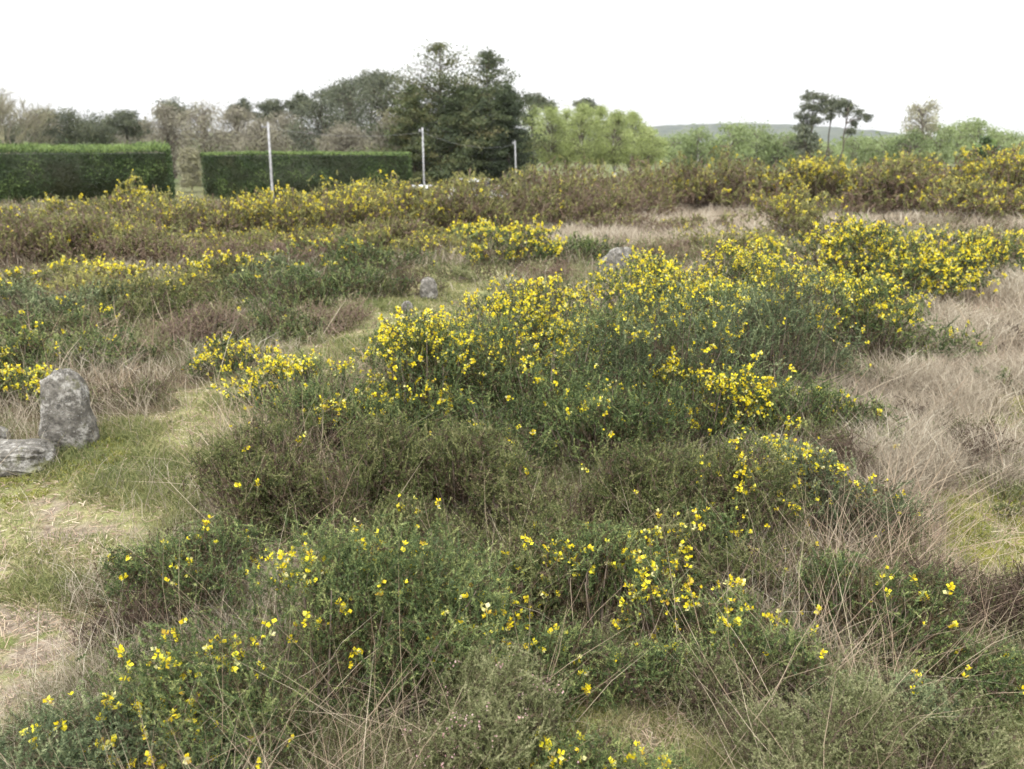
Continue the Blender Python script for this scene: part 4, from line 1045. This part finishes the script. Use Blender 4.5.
def car(px, Y, rot, label, top):
    x, y, zt = at(px, top, Y); z = zt - 1.45
    root = empty('parked_car', (x, y, z), label, 'car', 'white cars parked behind the thicket'); root.rotation_euler = (0, 0, rot)
    # side outlines, lofted across the width
    prof = [(-2.1, .35), (-2.12, .75), (-1.95, .95), (-1.75, 1.0), (1.0, .95), (1.85, .82), (2.1, .65), (2.12, .35)]
    def loft(prof, ws, mat, name):
        mb = MB(); n = len(prof); V = []
        for w, sc_ in ws:
            for (a, b) in prof: V.append((a * sc_, w, b))
        f = []
        for i in range(len(ws) - 1):
            for j in range(n): f.append((i * n + j, i * n + (j + 1) % n, (i + 1) * n + (j + 1) % n, (i + 1) * n + j))
        tri = []
        for base, inv in ((0, 0), ((len(ws) - 1) * n, 1)):
            for q in range(1, n - 1): tri.append((base, base + q, base + q + 1))
        mb.grid(V, f, .5, tri); return mb.build(name, mat, root, smooth=False)
    loft(prof, [(-.86, .97), (-.80, 1), (.80, 1), (.86, .97)], cw, 'body')
    loft([(-1.62, 1.0), (-1.25, 1.36), (-.35, 1.42), (.30, 1.36), (1.05, .96)], [(-.72, .97), (-.66, 1), (.66, 1), (.72, .97)], cg, 'window_band')
    loft([(-1.36, 1.30), (-1.28, 1.40), (-.35, 1.452), (.25, 1.40), (.40, 1.33), (.28, 1.33), (-.4, 1.36)], [(-.74, .97), (-.62, 1), (.62, 1), (.74, .97)], cw, 'roof')
    for sx in (-1.3, 1.3):
        for sy in (-1, 1):
            mb = MB(); mb.tube([(sx, sy * .70, .31), (sx, sy * .89, .31)], [.31, .31], 20, .5); w = mb.build('wheel', ct, root)
            mb = MB(); mb.tube([(sx, sy * .89, .31), (sx, sy * .905, .31)], [.19, .17], 16, .5); mb.build('rim', cs, w)
    for sy in (-1, 1):
        mb = MB(); mb.box((-2.08, sy * .66, .78), (.10, .26, .14)); mb.build('tail_lamp', cr_, root)
        mb = MB(); mb.box((2.02, sy * .64, .66), (.14, .30, .12)); mb.build('headlight', cs, root)
        mb = MB(); mb.box((.62, sy * .92, 1.0), (.14, .16, .11)); mb.build('door_mirror', cw, root)
car(477, 47, 1.15, 'white parked car glimpsed between the thicket and the dark conifers', 178)
car(424, 49.5, 1.3, 'whitish parked car almost hidden behind the thicket at the foot of the middle pole', 184.5)

# ------------------------------------------------------------------ the air
hm = bpy.data.materials.new('damp_air'); hm.use_nodes = True; hn = hm.node_tree; hn.nodes.clear()
ho = hn.nodes.new('ShaderNodeOutputMaterial'); hv = hn.nodes.new('ShaderNodeVolumePrincipled')
hv.inputs['Color'].default_value = (.84, .87, .92, 1); hv.inputs['Density'].default_value = .00016; hv.inputs['Anisotropy'].default_value = .1
hn.links.new(hv.outputs[0], ho.inputs['Volume'])
mb = MB(); mb.box((0, 0, 20), (4900, 4900, 62)); tag(mb.build('haze', hm), 'thin pale air that fades the far trees and the hill', 'haze', kind='stuff')

# ------------------------------------------------------------------ light, sky, camera
w = bpy.data.worlds.new('World'); sc.world = w; w.use_nodes = True
nt = w.node_tree; bg = nt.nodes['Background']
sky = nt.nodes.new('ShaderNodeTexSky'); sky.sky_type = 'NISHITA'; sky.sun_disc = False
SE, SR = radians(52), radians(200)
sky.sun_elevation = SE; sky.sun_rotation = SR; sky.air_density = 1.0; sky.dust_density = 3.0
hs = nt.nodes.new('ShaderNodeHueSaturation'); hs.inputs['Saturation'].default_value = .12
nt.links.new(sky.outputs[0], hs.inputs['Color'])
# a closed sheet of thin cloud: the clear sky is mixed into an even white
mx = nt.nodes.new('ShaderNodeMix'); mx.data_type = 'RGBA'; mx.inputs[0].default_value = .72
tc = nt.nodes.new('ShaderNodeTexCoord'); cn = nt.nodes.new('ShaderNodeTexNoise'); cn.inputs['Scale'].default_value = 2.2; cn.inputs['Detail'].default_value = 4
nt.links.new(tc.outputs['Generated'], cn.inputs['Vector'])
# overcast sky: about three times brighter overhead than at the horizon, with faint unevenness
sx = nt.nodes.new('ShaderNodeSeparateXYZ'); nt.links.new(tc.outputs['Generated'], sx.inputs[0])
ez = nt.nodes.new('ShaderNodeMapRange'); ez.inputs[3].default_value = 6.2; ez.inputs[4].default_value = 18.5; nt.links.new(sx.outputs[2], ez.inputs[0])
un = nt.nodes.new('ShaderNodeMapRange'); un.inputs[1].default_value = .3; un.inputs[2].default_value = .7; un.inputs[3].default_value = .88; un.inputs[4].default_value = 1.12; nt.links.new(cn.outputs[0], un.inputs[0])
cl = nt.nodes.new('ShaderNodeMath'); cl.operation = 'MULTIPLY'; nt.links.new(ez.outputs[0], cl.inputs[0]); nt.links.new(un.outputs[0], cl.inputs[1])
cc = nt.nodes.new('ShaderNodeCombineColor')
for i in range(3): nt.links.new(cl.outputs[0], cc.inputs[i])
nt.links.new(hs.outputs[0], mx.inputs[6]); nt.links.new(cc.outputs[0], mx.inputs[7]); nt.links.new(mx.outputs[2], bg.inputs['Color'])
bg.inputs['Strength'].default_value = .15
ld = bpy.data.lights.new('Sun', 'SUN'); ld.energy = 1.5; ld.angle = radians(20); ld.color = (1, .97, .92)
lo = bpy.data.objects.new('Sun', ld); COL.objects.link(lo)
import mathutils
# sky sun_rotation 0 = +Y, growing clockwise seen from above
sdir = mathutils.Vector((sin(SR) * cos(SE), cos(SR) * cos(SE), sin(SE)))
lo.rotation_euler = sdir.to_track_quat('Z', 'Y').to_euler()

cd = bpy.data.cameras.new('Camera'); cam = bpy.data.objects.new('Camera', cd); COL.objects.link(cam); sc.camera = cam
cd.lens = LENS; cd.sensor_width = 36; cd.clip_start = .05; cd.clip_end = 20000
cam.location = (0, 0, EYE); cam.rotation_euler = (pi / 2 - PITCH, 0, 0)
cd.dof.use_dof = True; cd.dof.focus_distance = 3.0; cd.dof.aperture_fstop = 3.8
sc.view_settings.view_transform = 'Standard'; sc.view_settings.look = 'None'; sc.view_settings.gamma = 1
sc.view_settings.exposure = .6
sc.render.engine = 'CYCLES'
sc.cycles.max_bounces = 5; sc.cycles.diffuse_bounces = 1; sc.cycles.glossy_bounces = 2; sc.cycles.transmission_bounces = 4; sc.cycles.transparent_max_bounces = 4
sc.cycles.use_denoising = True; sc.cycles.denoiser = 'OPENIMAGEDENOISE'; sc.cycles.denoising_input_passes = 'RGB_ALBEDO_NORMAL'; sc.cycles.denoising_prefilter = 'ACCURATE'
sc.cycles.use_adaptive_sampling = True; sc.cycles.adaptive_threshold = .03
